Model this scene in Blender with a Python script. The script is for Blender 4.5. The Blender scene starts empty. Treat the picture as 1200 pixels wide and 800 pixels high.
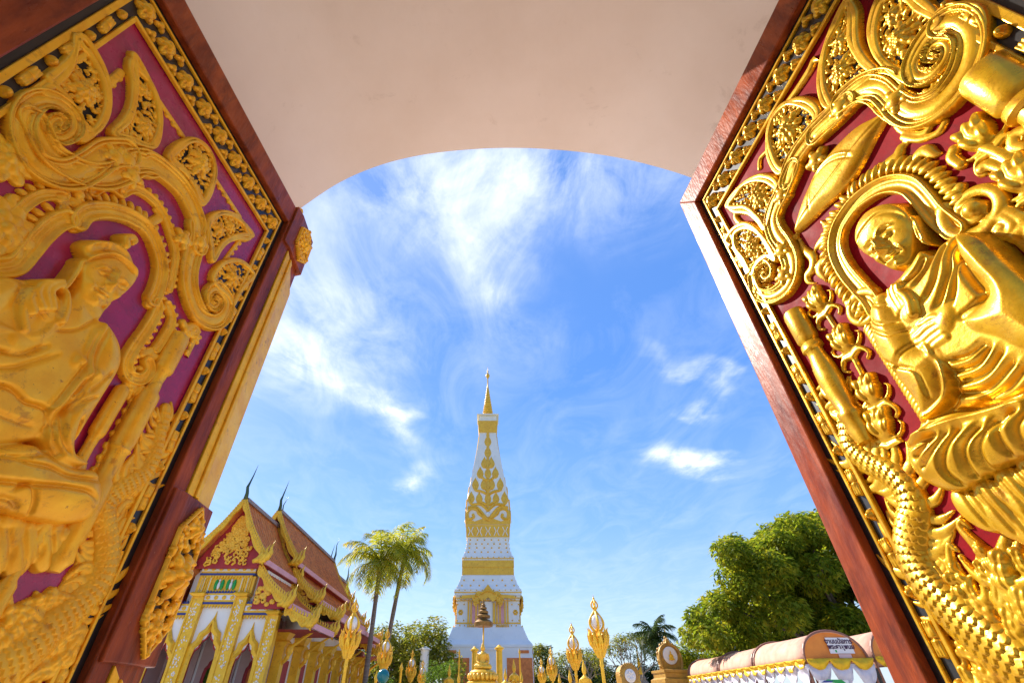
import bpy, bmesh, math, random
import numpy as np
from mathutils import Vector, Matrix
R_ = math.radians
sc = bpy.context.scene
COL = sc.collection
EYE = 1.6
# ---------------------------------------------------------------- camera
FPX, PX, PY, PIT = 533.0, 571.0, 400.0, R_(38.7)       # 16 mm lens on a 1200 x 800 frame
cd = bpy.data.cameras.new('camera'); cam = bpy.data.objects.new('camera', cd); COL.objects.link(cam)
cd.sensor_width = 36; cd.lens = 36*FPX/1200; cd.shift_x = (600-PX)/1200; cd.clip_start = .05; cd.clip_end = 5000
cam.location = (0, 0, EYE); cam.rotation_euler = (math.pi/2+PIT, 0, 0)
sc.camera = cam
# ---------------------------------------------------------------- sun, sky, exposure
SUN_AZ, SUN_EL = R_(-46), R_(40)                        # azimuth from +Y towards +X
SKY_STRENGTH, SUN_STRENGTH, EXPOSURE = .088, 3.7, 1.32
sc.view_settings.view_transform = 'Standard'; sc.view_settings.look = 'None'
sc.view_settings.exposure = EXPOSURE; sc.view_settings.gamma = 1
sdir = Vector((math.sin(SUN_AZ)*math.cos(SUN_EL), math.cos(SUN_AZ)*math.cos(SUN_EL), math.sin(SUN_EL)))
sl = bpy.data.lights.new('sun', 'SUN'); sl.energy = SUN_STRENGTH; sl.angle = R_(.53); sl.color = (1, .93, .82)
so = bpy.data.objects.new('sun', sl); COL.objects.link(so); so.rotation_euler = sdir.to_track_quat('Z', 'Y').to_euler(); so.location = (0, 0, 60)
W = bpy.data.worlds.new('World'); sc.world = W; W.use_nodes = True
def build_world():
    nt = W.node_tree; N = nt.nodes; L = nt.links; N.clear()
    out = N.new('ShaderNodeOutputWorld'); bg = N.new('ShaderNodeBackground'); L.new(bg.outputs[0], out.inputs[0])
    sky = N.new('ShaderNodeTexSky'); sky.sky_type = 'NISHITA'; sky.sun_disc = False
    sky.sun_elevation = SUN_EL; sky.sun_rotation = SUN_AZ; sky.air_density = 1.25; sky.dust_density = .6; sky.ozone_density = 2.5; sky.altitude = 100
    hs = N.new('ShaderNodeHueSaturation'); hs.inputs['Saturation'].default_value = 1.22; hs.inputs['Value'].default_value = 1.0; hs.inputs['Hue'].default_value = .506
    L.new(sky.outputs[0], hs.inputs['Color'])
    tc0 = N.new('ShaderNodeTexCoord'); sp0 = N.new('ShaderNodeSeparateXYZ'); L.new(tc0.outputs['Generated'], sp0.inputs[0])
    ramp = N.new('ShaderNodeValToRGB'); L.new(sp0.outputs[2], ramp.inputs[0]); e = ramp.color_ramp.elements
    e[0].position = 0; e[0].color = (*SKY_RAMP[0][1], 1); e[1].position = 1; e[1].color = (*SKY_RAMP[-1][1], 1)
    for q, c in SKY_RAMP[1:-1]: x = e.new(q); x.color = (*c, 1)
    rs = N.new('ShaderNodeVectorMath'); rs.operation = 'SCALE'; rs.inputs['Scale'].default_value = SKY_RAMP_GAIN; L.new(ramp.outputs[0], rs.inputs[0])
    clear = N.new('ShaderNodeMixRGB'); clear.inputs[0].default_value = SKY_RAMP_MIX; L.new(hs.outputs[0], clear.inputs[1]); L.new(rs.outputs[0], clear.inputs[2])
    tc = N.new('ShaderNodeTexCoord'); sep = N.new('ShaderNodeSeparateXYZ'); L.new(tc.outputs['Generated'], sep.inputs[0])
    def M(op, a, b=None, c=None):
        m = N.new('ShaderNodeMath'); m.operation = op
        for i, v in enumerate((a, b, c)):
            if v is None: continue
            if isinstance(v, (int, float)): m.inputs[i].default_value = v
            else: L.new(v, m.inputs[i])
        return m.outputs[0]
    z = M('MAXIMUM', sep.outputs[2], .03)
    cx = M('DIVIDE', sep.outputs[0], z); cy = M('DIVIDE', sep.outputs[1], z)
    comb = N.new('ShaderNodeCombineXYZ'); L.new(cx, comb.inputs[0]); L.new(cy, comb.inputs[1])   # the cloud layer, a flat sheet high up
    def noise(scale, detail, rough, dist, rot=0, sx=1, sy=1, off=(0, 0, 0)):
        mp = N.new('ShaderNodeMapping'); mp.inputs['Rotation'].default_value = (0, 0, rot); mp.inputs['Scale'].default_value = (sx, sy, 1); mp.inputs['Location'].default_value = off
        L.new(comb.outputs[0], mp.inputs[0])
        n = N.new('ShaderNodeTexNoise'); n.inputs['Scale'].default_value = scale; n.inputs['Detail'].default_value = detail; n.inputs['Roughness'].default_value = rough; n.inputs['Distortion'].default_value = dist
        L.new(mp.outputs[0], n.inputs[0]); return n.outputs[0]
    wisps = noise(2.8, 11, .64, 1.0, R_(38), 1.15, .58, (3.1, 1.7, 0))
    fine = noise(6.5, 10, .68, .8, R_(-28), .9, .6, (.4, 7.2, 0))
    warp = N.new('ShaderNodeTexNoise'); warp.inputs['Scale'].default_value = 2.6; warp.inputs['Detail'].default_value = 5
    L.new(comb.outputs[0], warp.inputs[0])
    wsub = N.new('ShaderNodeVectorMath'); wsub.operation = 'SUBTRACT'; wsub.inputs[1].default_value = (.5, .5, .5); L.new(warp.outputs['Color'], wsub.inputs[0])
    wsc = N.new('ShaderNodeVectorMath'); wsc.operation = 'SCALE'; wsc.inputs['Scale'].default_value = .55; L.new(wsub.outputs[0], wsc.inputs[0])
    wad = N.new('ShaderNodeVectorMath'); wad.operation = 'ADD'; L.new(comb.outputs[0], wad.inputs[0]); L.new(wsc.outputs[0], wad.inputs[1])
    tot = None
    for (x, y, rx, ry, rot, a) in CLOUDS:
        mp = N.new('ShaderNodeMapping'); mp.vector_type = 'TEXTURE'
        mp.inputs['Location'].default_value = (x, y, 0); mp.inputs['Rotation'].default_value = (0, 0, R_(rot)); mp.inputs['Scale'].default_value = (rx, ry, 1)
        L.new(wad.outputs[0], mp.inputs[0])
        g = N.new('ShaderNodeTexGradient'); g.gradient_type = 'QUADRATIC_SPHERE'; L.new(mp.outputs[0], g.inputs[0])
        t = M('MULTIPLY', g.outputs['Fac'], a); tot = t if tot is None else M('ADD', tot, t)
    tex = M('SUBTRACT', M('MULTIPLY_ADD', wisps, 1.0, M('MULTIPLY', fine, .75)), .62)
    tex = M('MINIMUM', M('MAXIMUM', M('MULTIPLY', tex, 2.3), .04), 1.25)
    fac = M('MULTIPLY', tot, tex)
    veil = M('MULTIPLY', M('MAXIMUM', M('SUBTRACT', wisps, .42), 0), .4)
    fac = M('ADD', fac, veil); fac = M('MINIMUM', M('MAXIMUM', fac, 0), .88)
    mix = N.new('ShaderNodeMixRGB'); L.new(fac, mix.inputs[0]); L.new(clear.outputs[0], mix.inputs[1]); mix.inputs[2].default_value = CLOUD_COL
    L.new(mix.outputs[0], bg.inputs[0]); bg.inputs[1].default_value = SKY_STRENGTH
SKY_RAMP = [(0, (.66, .80, 1.0)), (.08, (.52, .72, 1.0)), (.28, (.25, .50, 1.0)), (.55, (.12, .34, .95)), (.8, (.14, .34, .90)), (1, (.12, .30, .80))]; SKY_RAMP_GAIN, SKY_RAMP_MIX = 5.0, .75
CLOUD_COL = (6.2, 6.5, 7.0, 1)
CLOUDS = [(.12, .60, .80, .40, 10, .62), (.02, .98, .20, .50, -22, .55), (-.42, 1.02, .8, .5, 25, .55), (-.66, 1.40, .60, .50, 15, 1.0),
          (-.46, 1.80, .16, .50, -24, .9), (-.45, 2.5, .16, .5, 30, .75), (1.06, 2.28, .42, .20, 24, 1.9), (.80, 1.50, .50, .07, 50, .55), (.96, 1.80, .18, .07, 25, .55), (-.2, .66, .7, .3, 0, .5)]
build_world()

# ---------------------------------------------------------------- helpers: objects
def tag(o, label=None, cat=None, group=None, kind=None):
    if label: o['label'] = label
    if cat: o['category'] = cat
    if group: o['group'] = group
    if kind: o['kind'] = kind
    return o
def empty(name, loc=(0, 0, 0), rz=0, label=None, cat=None, group=None):
    o = bpy.data.objects.new(name, None); COL.objects.link(o); o.location = loc; o.rotation_euler = (0, 0, rz); o.empty_display_size = .1
    return tag(o, label, cat, group)
def mk(name, V, F, mat, parent=None, smooth=False, loc=None):
    me = bpy.data.meshes.new(name); me.from_pydata([tuple(v) for v in V], [], [tuple(f) for f in F]); me.update()
    me.materials.append(mat)
    if smooth: me.polygons.foreach_set('use_smooth', [True]*len(me.polygons))
    o = bpy.data.objects.new(name, me); COL.objects.link(o)
    if parent: o.parent = parent
    if loc: o.location = loc
    return o
def copy_tree(o, parent=None):
    c = o.copy(); COL.objects.link(c); c.parent = parent
    for ch in list(o.children): copy_tree(ch, c)
    return c
class MB:
    """collects shapes, then links them as one mesh object"""
    def __init__(s): s.V = []; s.F = []
    def add(s, V, F, M=None):
        b = len(s.V)
        s.V += [tuple(M @ Vector(v)) for v in V] if M is not None else [tuple(v) for v in V]
        s.F += [tuple(i+b for i in f) for f in F]; return s
    def box(s, x0, x1, y0, y1, z0, z1, M=None):
        V = [(x0,y0,z0),(x1,y0,z0),(x1,y1,z0),(x0,y1,z0),(x0,y0,z1),(x1,y0,z1),(x1,y1,z1),(x0,y1,z1)]
        return s.add(V, [(0,3,2,1),(4,5,6,7),(0,1,5,4),(1,2,6,5),(2,3,7,6),(3,0,4,7)], M)
    def prism(s, poly, a, b, axis='y', M=None):
        """poly of (p, q) pairs extruded along axis from a to b; axis y: (x, z); axis z: (x, y); axis x: (y, z)"""
        f = {'y': lambda p, t: (p[0], t, p[1]), 'z': lambda p, t: (p[0], p[1], t), 'x': lambda p, t: (t, p[0], p[1])}[axis]
        n = len(poly); V = [f(p, a) for p in poly]+[f(p, b) for p in poly]
        F = [tuple(range(n-1, -1, -1)), tuple(range(n, 2*n))]+[(i, (i+1) % n, n+(i+1) % n, n+i) for i in range(n)]
        return s.add(V, F, M)
    def lathe(s, prof, n=16, c=(0, 0), M=None, sq=None):
        """prof: (radius, z); sq: n=4 gives square tiers"""
        V = []; F = []
        off = math.pi/4 if n == 4 else 0; k = math.sqrt(2) if n == 4 else 1
        for r, z in prof:
            for i in range(n):
                a = 2*math.pi*i/n+off; V.append((c[0]+k*r*math.cos(a), c[1]+k*r*math.sin(a), z))
        for j in range(len(prof)-1):
            for i in range(n): F.append((j*n+i, j*n+(i+1) % n, (j+1)*n+(i+1) % n, (j+1)*n+i))
        F.append(tuple(range(n-1, -1, -1))); b = (len(prof)-1)*n; F.append(tuple(range(b, b+n)))
        return s.add(V, F, M)
    def tube(s, pts, rad, n=6, M=None):
        V = []; F = []; pts = [Vector(p) for p in pts]; m = len(pts)
        if isinstance(rad, (int, float)): rad = [rad]*m
        for i, p in enumerate(pts):
            t = (pts[min(i+1, m-1)]-pts[max(i-1, 0)]).normalized(); u = t.orthogonal().normalized() if i == 0 else (u-t*u.dot(t)).normalized(); w = t.cross(u)
            for k in range(n):
                a = 2*math.pi*k/n; V.append(p+rad[i]*(u*math.cos(a)+w*math.sin(a)))
        for i in range(m-1):
            for k in range(n): F.append((i*n+k, i*n+(k+1) % n, (i+1)*n+(k+1) % n, (i+1)*n+k))
        F.append(tuple(range(n-1, -1, -1))); F.append(tuple(range((m-1)*n, m*n)))
        return s.add(V, F, M)
    def ball(s, c, r, n=8, m=6, M=None):
        r = r if isinstance(r, (tuple, list)) else (r, r, r); V = []; F = []
        for j in range(1, m):
            ph = math.pi*j/m
            for i in range(n):
                a = 2*math.pi*i/n; V.append((c[0]+r[0]*math.sin(ph)*math.cos(a), c[1]+r[1]*math.sin(ph)*math.sin(a), c[2]+r[2]*math.cos(ph)))
        V += [(c[0], c[1], c[2]+r[2]), (c[0], c[1], c[2]-r[2])]; T = len(V)-2
        for j in range(m-2):
            for i in range(n): F.append((j*n+i, (j+1)*n+i, (j+1)*n+(i+1) % n, j*n+(i+1) % n))
        for i in range(n): F.append((T, i, (i+1) % n)); F.append((T+1, (m-2)*n+(i+1) % n, (m-2)*n+i))
        return s.add(V, F, M)
    def build(s, name, mat, parent=None, smooth=False, bevel=0):
        o = mk(name, s.V, s.F, mat, parent, smooth)
        if bevel:
            b = o.modifiers.new('bevel', 'BEVEL'); b.width = bevel; b.segments = 2; b.limit_method = 'ANGLE'
        return o
def soft(o, ang=35):
    me = o.data; me.polygons.foreach_set('use_smooth', [True]*len(me.polygons))
    bm = bmesh.new(); bm.from_mesh(me)
    for e in bm.edges:
        if len(e.link_faces) == 2 and e.calc_face_angle(0) > R_(ang): e.smooth = False
    bm.to_mesh(me); bm.free(); return o
# ---------------------------------------------------------------- helpers: materials
def mat(name, col, rough=.5, metal=0, var=0, vscale=8, col2=None, bump=0, bscale=40, coat=0, coord='Object', stretch=(1, 1, 1), spec=.5, rvar=0):
    m = bpy.data.materials.new(name); m.use_nodes = True; nt = m.node_tree; N = nt.nodes; L = nt.links
    b = N['Principled BSDF']; b.inputs['Base Color'].default_value = (*col, 1); b.inputs['Roughness'].default_value = rough; b.inputs['Metallic'].default_value = metal
    b.inputs['Specular IOR Level'].default_value = spec
    if coat: b.inputs['Coat Weight'].default_value = coat; b.inputs['Coat Roughness'].default_value = .12
    tc = N.new('ShaderNodeTexCoord'); mp = N.new('ShaderNodeMapping'); mp.inputs['Scale'].default_value = stretch; L.new(tc.outputs[coord], mp.inputs[0])
    if var or col2:
        n = N.new('ShaderNodeTexNoise'); n.inputs['Scale'].default_value = vscale; n.inputs['Detail'].default_value = 6; n.inputs['Roughness'].default_value = .6; L.new(mp.outputs[0], n.inputs[0])
        r = N.new('ShaderNodeValToRGB'); e = r.color_ramp.elements
        c2 = col2 if col2 else tuple(c*(1-var) for c in col); c1 = col if col2 else tuple(min(1, c*(1+var*.6)) for c in col)
        e[0].position = .33; e[1].position = .68; e[0].color = (*c2, 1); e[1].color = (*c1, 1)
        L.new(n.outputs['Fac'], r.inputs[0]); L.new(r.outputs[0], b.inputs['Base Color'])
    if rvar:
        n3 = N.new('ShaderNodeTexNoise'); n3.inputs['Scale'].default_value = vscale*1.7; n3.inputs['Detail'].default_value = 5; L.new(mp.outputs[0], n3.inputs[0])
        mr = N.new('ShaderNodeMapRange'); mr.inputs[1].default_value = .3; mr.inputs[2].default_value = .7; mr.inputs[3].default_value = max(.02, rough-rvar); mr.inputs[4].default_value = rough+rvar
        L.new(n3.outputs['Fac'], mr.inputs[0]); L.new(mr.outputs[0], b.inputs['Roughness'])
    if bump:
        n2 = N.new('ShaderNodeTexNoise'); n2.inputs['Scale'].default_value = bscale; n2.inputs['Detail'].default_value = 5; L.new(mp.outputs[0], n2.inputs[0])
        bp = N.new('ShaderNodeBump'); bp.inputs['Strength'].default_value = bump; bp.inputs['Distance'].default_value = .02; L.new(n2.outputs['Fac'], bp.inputs['Height']); L.new(bp.outputs[0], b.inputs['Normal'])
    return m
GOLD = mat('gold_leaf_paint', (.97, .52, .022), .38, .26, vscale=9, col2=(.83, .37, .010), bump=.08, bscale=90, spec=.3, rvar=.08)  # gilding, base colour lifted to make up for shade on the left leaf
GOLDR = mat('sunlit_door_gold', (.72, .41, .012), .30, .55, vscale=9, col2=(.56, .27, .007), bump=.06, bscale=90, rvar=.08)  # same gilding, base darkened to stand in for shading on the sunlit leaf
BLACK = mat('black_lacquer', (.012, .010, .010), .35, var=.5)
RED = mat('crimson_lacquer', (.27, .004, .009), .55, vscale=6, col2=(.16, .003, .006), spec=.06, bump=.06, bscale=18, rvar=.1)
MAROON = mat('sky_tinted_lacquer', (.42, .012, .085), .28, vscale=6, col2=(.28, .008, .05), coat=.12, bump=.05, bscale=18, rvar=.1)  # part of the purple is the sky's reflection, put into the base colour
WOOD = mat('red_brown_varnished_wood', (.38, .070, .013), .38, vscale=3.2, col2=(.13, .018, .006), spec=.2, bump=.16, bscale=22, stretch=(3, 3, .7), rvar=.12)
PLASTER = mat('cream_plaster', (.90, .73, .65), .8, vscale=1.1, col2=(.83, .655, .565), bump=.2, bscale=7, spec=.25)

def wear(m, col, scale, lo, hi, amount=.8, stretch=(1, 1, 1), rough=None):
    """patches where the finish is worn or dusty: their own shape, the same wherever the light comes from"""
    N = m.node_tree.nodes; L = m.node_tree.links; b = N['Principled BSDF']; src = b.inputs['Base Color'].links[0].from_socket
    tc = N.new('ShaderNodeTexCoord'); mp = N.new('ShaderNodeMapping'); mp.inputs['Scale'].default_value = stretch; mp.inputs['Location'].default_value = (scale*.37, 1.3, .7); L.new(tc.outputs['Object'], mp.inputs[0])
    n = N.new('ShaderNodeTexNoise'); n.inputs['Scale'].default_value = scale; n.inputs['Detail'].default_value = 9; n.inputs['Roughness'].default_value = .72; n.inputs['Distortion'].default_value = .4; L.new(mp.outputs[0], n.inputs[0])
    r = N.new('ShaderNodeMapRange'); r.inputs[1].default_value = lo; r.inputs[2].default_value = hi; r.inputs[4].default_value = amount; L.new(n.outputs['Fac'], r.inputs[0])
    x = N.new('ShaderNodeMixRGB'); x.inputs[2].default_value = (*col, 1); L.new(r.outputs[0], x.inputs[0]); L.new(src, x.inputs[1]); L.new(x.outputs[0], b.inputs['Base Color']); return m
wear(GOLD, (.50, .20, .02), 14, .56, .66, .75); wear(GOLD, (.28, .085, .02), 46, .63, .68, .8); wear(GOLD, (1, .58, .05), 5, .55, .68, .5)
wear(GOLDR, (.34, .13, .01), 14, .57, .67, .7); wear(GOLDR, (.20, .05, .012), 46, .64, .69, .8); wear(GOLDR, (.86, .56, .05), 5, .55, .68, .5)
wear(WOOD, (.05, .010, .006), 3.5, .54, .70, .75, (2, 2, .5)); wear(WOOD, (.55, .30, .18), 30, .66, .71, .7, (1.4, 1.4, .5)); wear(WOOD, (.62, .13, .02), 2.2, .56, .70, .6, (2, 2, .6))
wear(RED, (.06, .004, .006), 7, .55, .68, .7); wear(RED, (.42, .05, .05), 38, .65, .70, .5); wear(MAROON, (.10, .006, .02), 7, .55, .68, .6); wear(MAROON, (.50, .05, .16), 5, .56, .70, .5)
wear(PLASTER, (.62, .46, .38), 3.2, .60, .74, .6); wear(PLASTER, (.42, .34, .30), 9, .71, .74, .55)
# ---------------------------------------------------------------- helpers: carved relief
def cr(P, n=8, closed=False):
    """Catmull-Rom through the points"""
    P = np.asarray(P, float); m = len(P); out = []
    if m < 3 and not closed: 
        return np.linspace(P[0], P[-1], n+1)
    idx = range(m) if closed else range(m-1)
    for i in idx:
        if closed: a, b, c, d = P[(i-1) % m], P[i], P[(i+1) % m], P[(i+2) % m]
        else: a, b, c, d = P[max(i-1, 0)], P[i], P[i+1], P[min(i+2, m-1)]
        for k in range(n):
            t = k/n; out.append(.5*((2*b)+(-a+c)*t+(2*a-5*b+4*c-d)*t*t+(-a+3*b-3*c+d)*t**3))
    if not closed: out.append(P[-1])
    return np.array(out)
def cuts(P):
    d = np.r_[0, np.cumsum(np.hypot(*np.diff(P, axis=0).T))]; return d
class Leaf:
    """one door leaf: s runs from the free stile towards the hinge, z is height, h stands off the panel into the passage"""
    def __init__(s, c, n, H, root_name, label):
        def ray(u, v):
            x = (u-PX)/FPX; y = (PY-v)/FPX
            return np.array([x, math.cos(PIT)-y*math.sin(PIT), math.sin(PIT)+y*math.cos(PIT)])
        s.ray = ray; a = ray(*c); a = a*H/a[2]; b = ray(*n); b = b*H/b[2]
        d = b-a; d[2] = 0; s.d = d/np.linalg.norm(d); s.o = a; s.H = H; s.hs = .62
        s.n = np.array([-s.d[1], s.d[0], 0]); s.n = -s.n if s.n[0]*a[0] > 0 else s.n
        s.sg = 1 if (s.d[0]*s.n[1]-s.d[1]*s.n[0]) > 0 else -1
        ax = s.d*s.sg
        s.root = empty(root_name, (a[0], a[1], 0), math.atan2(ax[1], ax[0]), label, 'gate')
    def P(s, pts, h=.02):
        out = []
        for u, v in pts:
            r = s.ray(u, v); o = s.o+s.n*h; t = (o@s.n)/(r@s.n); q = r*t-s.o; out.append((q@s.d, q[2]+s.H))
        return np.array(out)
    def L(s, S, Z, Hh): return np.stack([S*s.sg, Hh, Z+EYE], -1)
SEPARATE = {'knot', 'cloud_ribbon', 'corner_volute', 'corner_curl', 'edge_curl', 'stem_curl', 'bead_strip', 'parasol', 'niche_arch', 'outer_arch', 'scroll_band', 'volute'}
def box4(f, x0, y0, x1, y1): return f((x0, y0), (x1, y0), (x1, y1), (x0, y1))
class HF:
    def __init__(s, leaf, pts, pad=.06, res=.0033):
        pts = np.concatenate([np.asarray(p) for p in pts]); lo = pts.min(0)-pad; hi = pts.max(0)+pad
        lo = np.maximum(lo, (-.6, -1.55)); hi = np.minimum(hi, (1.95, 3.5))
        s.leaf = leaf; s.res = res; s.x0, s.z0 = lo
        s.nx, s.nz = int((hi[0]-lo[0])/res)+2, int((hi[1]-lo[1])/res)+2
        s.S, s.Z = np.meshgrid(lo[0]+np.arange(s.nx)*res, lo[1]+np.arange(s.nz)*res, indexing='ij')
        s.H = np.full(s.S.shape, -.03)
    def win(s, lo, hi):
        i0 = max(0, int((lo[0]-s.x0)/s.res)-1); i1 = min(s.nx, int((hi[0]-s.x0)/s.res)+2)
        j0 = max(0, int((lo[1]-s.z0)/s.res)-1); j1 = min(s.nz, int((hi[1]-s.z0)/s.res)+2)
        return (slice(i0, i1), slice(j0, j1)) if i1 > i0 and j1 > j0 else None
    def sdf(s, poly, pad=.03):
        w = s.win(poly.min(0)-pad, poly.max(0)+pad)
        if w is None: return None, None
        X, Y = s.S[w], s.Z[w]; D = np.full(X.shape, 1e9); ins = np.zeros(X.shape, bool)
        n = len(poly)
        for i in range(n):
            (ax, ay), (bx, by) = poly[i], poly[(i+1) % n]; ex, ey = bx-ax, by-ay; l2 = ex*ex+ey*ey+1e-12
            t = np.clip(((X-ax)*ex+(Y-ay)*ey)/l2, 0, 1); D = np.minimum(D, (X-ax-t*ex)**2+(Y-ay-t*ey)**2)
            if ay != by: ins ^= ((ay > Y) != (by > Y)) & (X < (bx-ax)*(Y-ay)/(by-ay)+ax)
        return w, np.where(ins, 1, -1)*np.sqrt(D)
    def dome(s, poly, base, dome, R, smooth=True, edge=.006, blend=0, power=.5):
        poly = np.asarray(poly); poly = cr(poly, 5, True) if smooth else poly
        w, d = s.sdf(poly)
        if w is None: return
        u = np.clip(d/R, 0, 1); h = base*np.clip(d/edge+.3, -.5, 1)+dome*(1-(1-u)**2)**power
        h = np.where(d < -edge, -.05, h)
        if blend:
            a, b = s.H[w], h; k = np.clip(.5+.5*(b-a)/blend, 0, 1); s.H[w] = np.where(d < -edge, a, a*(1-k)+b*k+blend*k*(1-k))
        else: s.H[w] = np.maximum(s.H[w], h)
    def seg(s, line, w, fn):
        """fn(d, u, t, side, window heights) -> new heights, for every piece of the line"""
        line = np.asarray(line); L = cuts(line); tot = L[-1]+1e-9
        wf = w if callable(w) else (lambda t: w)
        for i in range(len(line)-1):
            a, b = line[i], line[i+1]; wm = max(wf(L[i]/tot), wf(L[i+1]/tot))
            W_ = s.win(np.minimum(a, b)-wm-s.res, np.maximum(a, b)+wm+s.res)
            if W_ is None: continue
            X, Y = s.S[W_], s.Z[W_]; e = b-a; l2 = e@e+1e-12
            t = np.clip(((X-a[0])*e[0]+(Y-a[1])*e[1])/l2, 0, 1)
            dx, dy = X-a[0]-t*e[0], Y-a[1]-t*e[1]; d = np.hypot(dx, dy); tt = (L[i]+t*(L[i+1]-L[i]))/tot
            ww = np.maximum(np.interp(tt, np.linspace(0, 1, 17), [wf(k/16) for k in range(17)]), 1e-4)
            side = np.sign(dx*e[1]-dy*e[0])
            s.H[W_] = fn(d, d/ww, tt, side, s.H[W_], ww, tt*tot)
    def near(s, line, w, fn):
        """like seg, but every grid point answers only to the nearest piece of the line"""
        line = np.asarray(line); L = cuts(line); tot = L[-1]+1e-9; wf = w if callable(w) else (lambda t: w)
        wmax = max(wf(k/16) for k in range(17)); W_ = s.win(line.min(0)-wmax-s.res, line.max(0)+wmax+s.res)
        if W_ is None: return
        oi, oj = W_[0].start, W_[1].start; D = np.full(s.S[W_].shape, 9.); T = np.zeros_like(D); SD = np.zeros_like(D)
        for i in range(len(line)-1):
            a, b = line[i], line[i+1]; q = s.win(np.minimum(a, b)-wmax-s.res, np.maximum(a, b)+wmax+s.res)
            if q is None: continue
            r = (slice(q[0].start-oi, q[0].stop-oi), slice(q[1].start-oj, q[1].stop-oj)); X, Y = s.S[q], s.Z[q]; e = b-a; l2 = e@e+1e-12
            t = np.clip(((X-a[0])*e[0]+(Y-a[1])*e[1])/l2, 0, 1); dx, dy = X-a[0]-t*e[0], Y-a[1]-t*e[1]; d = np.hypot(dx, dy); m = d < D[r]
            D[r] = np.where(m, d, D[r]); T[r] = np.where(m, (L[i]+t*(L[i+1]-L[i]))/tot, T[r]); SD[r] = np.where(m, np.sign(dx*e[1]-dy*e[0]), SD[r])
        ww = np.maximum(np.interp(T, np.linspace(0, 1, 33), [wf(k/32) for k in range(33)]), 1e-4)
        s.H[W_] = fn(D, D/ww, T, SD, s.H[W_], ww, T*tot)
    def band(s, line, w, prof, base=0, hs=1.0):
        px, ph = np.array(prof).T
        def f(d, u, t, side, H, ww, al):
            h = base+hs*np.interp(u, px, ph); return np.maximum(H, np.where(u <= 1, h, -.05))
        s.near(line, w, f)
    def tube(s, line, w, base=.004, hs=.9):
        def f(d, u, t, side, H, ww, al):
            return np.maximum(H, np.where(u < 1.0, base+hs*np.sqrt(np.maximum(ww*ww-d*d, 0)), -.05))
        s.seg(line, w, f)
    def carve(s, line, w, a):
        """a < 0 a groove, a > 0 a ridge; only where something already stands"""
        new = np.zeros_like(s.H); line = np.asarray(line); old = s.H
        s.H = np.zeros_like(old)
        def f(d, u, t, side, H, ww, al): return np.maximum(H, (np.exp(-(u*2.0)**2) if a > 0 else np.clip(1-u, 0, 1)**1.7)*np.clip(np.minimum(t, 1-t)*8+.25, 0, 1)*(u < 1.2))
        s.seg(line, w, f); m = s.H; s.H = np.where(old > 0, old+a*m, old)
    def bump(s, c, rx, ry, ang, a, power=1):
        r = max(rx, ry)*1.6; w = s.win(np.array(c)-r, np.array(c)+r)
        if w is None: return
        X, Y = s.S[w]-c[0], s.Z[w]-c[1]; u = (X*math.cos(ang)+Y*math.sin(ang))/rx; v = (-X*math.sin(ang)+Y*math.cos(ang))/ry
        g = np.exp(-(u*u+v*v)*1.6); s.H[w] = np.where(s.H[w] > 0, s.H[w]+a*g, s.H[w])
    def ell(s, c, rx, ry, ang, base, hs):
        """half ellipsoid union"""
        r = max(rx, ry); w = s.win(np.array(c)-r, np.array(c)+r)
        if w is None: return
        X, Y = s.S[w]-c[0], s.Z[w]-c[1]; u = (X*math.cos(ang)+Y*math.sin(ang))/rx; v = (-X*math.sin(ang)+Y*math.cos(ang))/ry
        q = 1-u*u-v*v; s.H[w] = np.maximum(s.H[w], np.where(q > 0, base+hs*np.sqrt(np.maximum(q, 0)), -.05))
    def blur(s, n=1):
        for _ in range(n):
            h = np.pad(s.H, 1, mode='edge'); h = (h[:-2]+2*h[1:-1]+h[2:])/4; s.H = (h[:, :-2]+2*h[:, 1:-1]+h[:, 2:])/4
    def mesh(s, name, material, parent=None, floor=.0015, loff=0, hs=None):
        if name in SEPARATE:
            m = s.H > floor; lab = np.where(m, np.arange(m.size).reshape(m.shape)+1, 0)
            while True:                                        # flood every island with its highest index
                o = lab.copy(); pd_ = np.pad(lab, 1)
                for a in (pd_[:-2, 1:-1], pd_[2:, 1:-1], pd_[1:-1, :-2], pd_[1:-1, 2:], pd_[:-2, :-2], pd_[2:, 2:]): lab = np.maximum(lab, a)
                lab = np.where(m, lab, 0)
                for ax in (0, 1):
                    pass
                if (lab == o).all(): break
            ids, n = np.unique(lab[lab > 0], return_counts=True); keep_ids = [i for i, c in zip(ids, n) if c > 25]
            if len(keep_ids) > 1:
                full = s.H
                for i in keep_ids: s.H = np.where(lab == i, full, -.03); r = s.mesh1(name, material, parent, floor, loff, hs)
                s.H = full; return r
        return s.mesh1(name, material, parent, floor, loff, hs)
    def mesh1(s, name, material, parent=None, floor=.0015, loff=0, hs=None):
        keep = s.H > floor; k2 = keep.copy()
        k2[:-1] |= keep[1:]; k2[1:] |= keep[:-1]; k2[:, :-1] |= keep[:, 1:]; k2[:, 1:] |= keep[:, :-1]
        q = (k2[:-1, :-1] & k2[1:, :-1] & k2[1:, 1:] & k2[:-1, 1:]) & (keep[:-1, :-1] | keep[1:, :-1] | keep[1:, 1:] | keep[:-1, 1:])
        I, J = np.nonzero(q)
        if len(I) == 0: return None
        idx = lambda i, j: i*s.nz+j
        F = np.stack([idx(I, J), idx(I+1, J), idx(I+1, J+1), idx(I, J+1)], 1)
        if s.leaf.sg > 0: F = F[:, ::-1]
        used, inv = np.unique(F, return_inverse=True); F = inv.reshape(-1, 4)
        V = s.leaf.L(s.S.ravel()[used], s.Z.ravel()[used], np.maximum(s.H.ravel()[used]*(hs if hs else getattr(s.leaf, 'hs', 1)), -.012)+loff)
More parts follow.
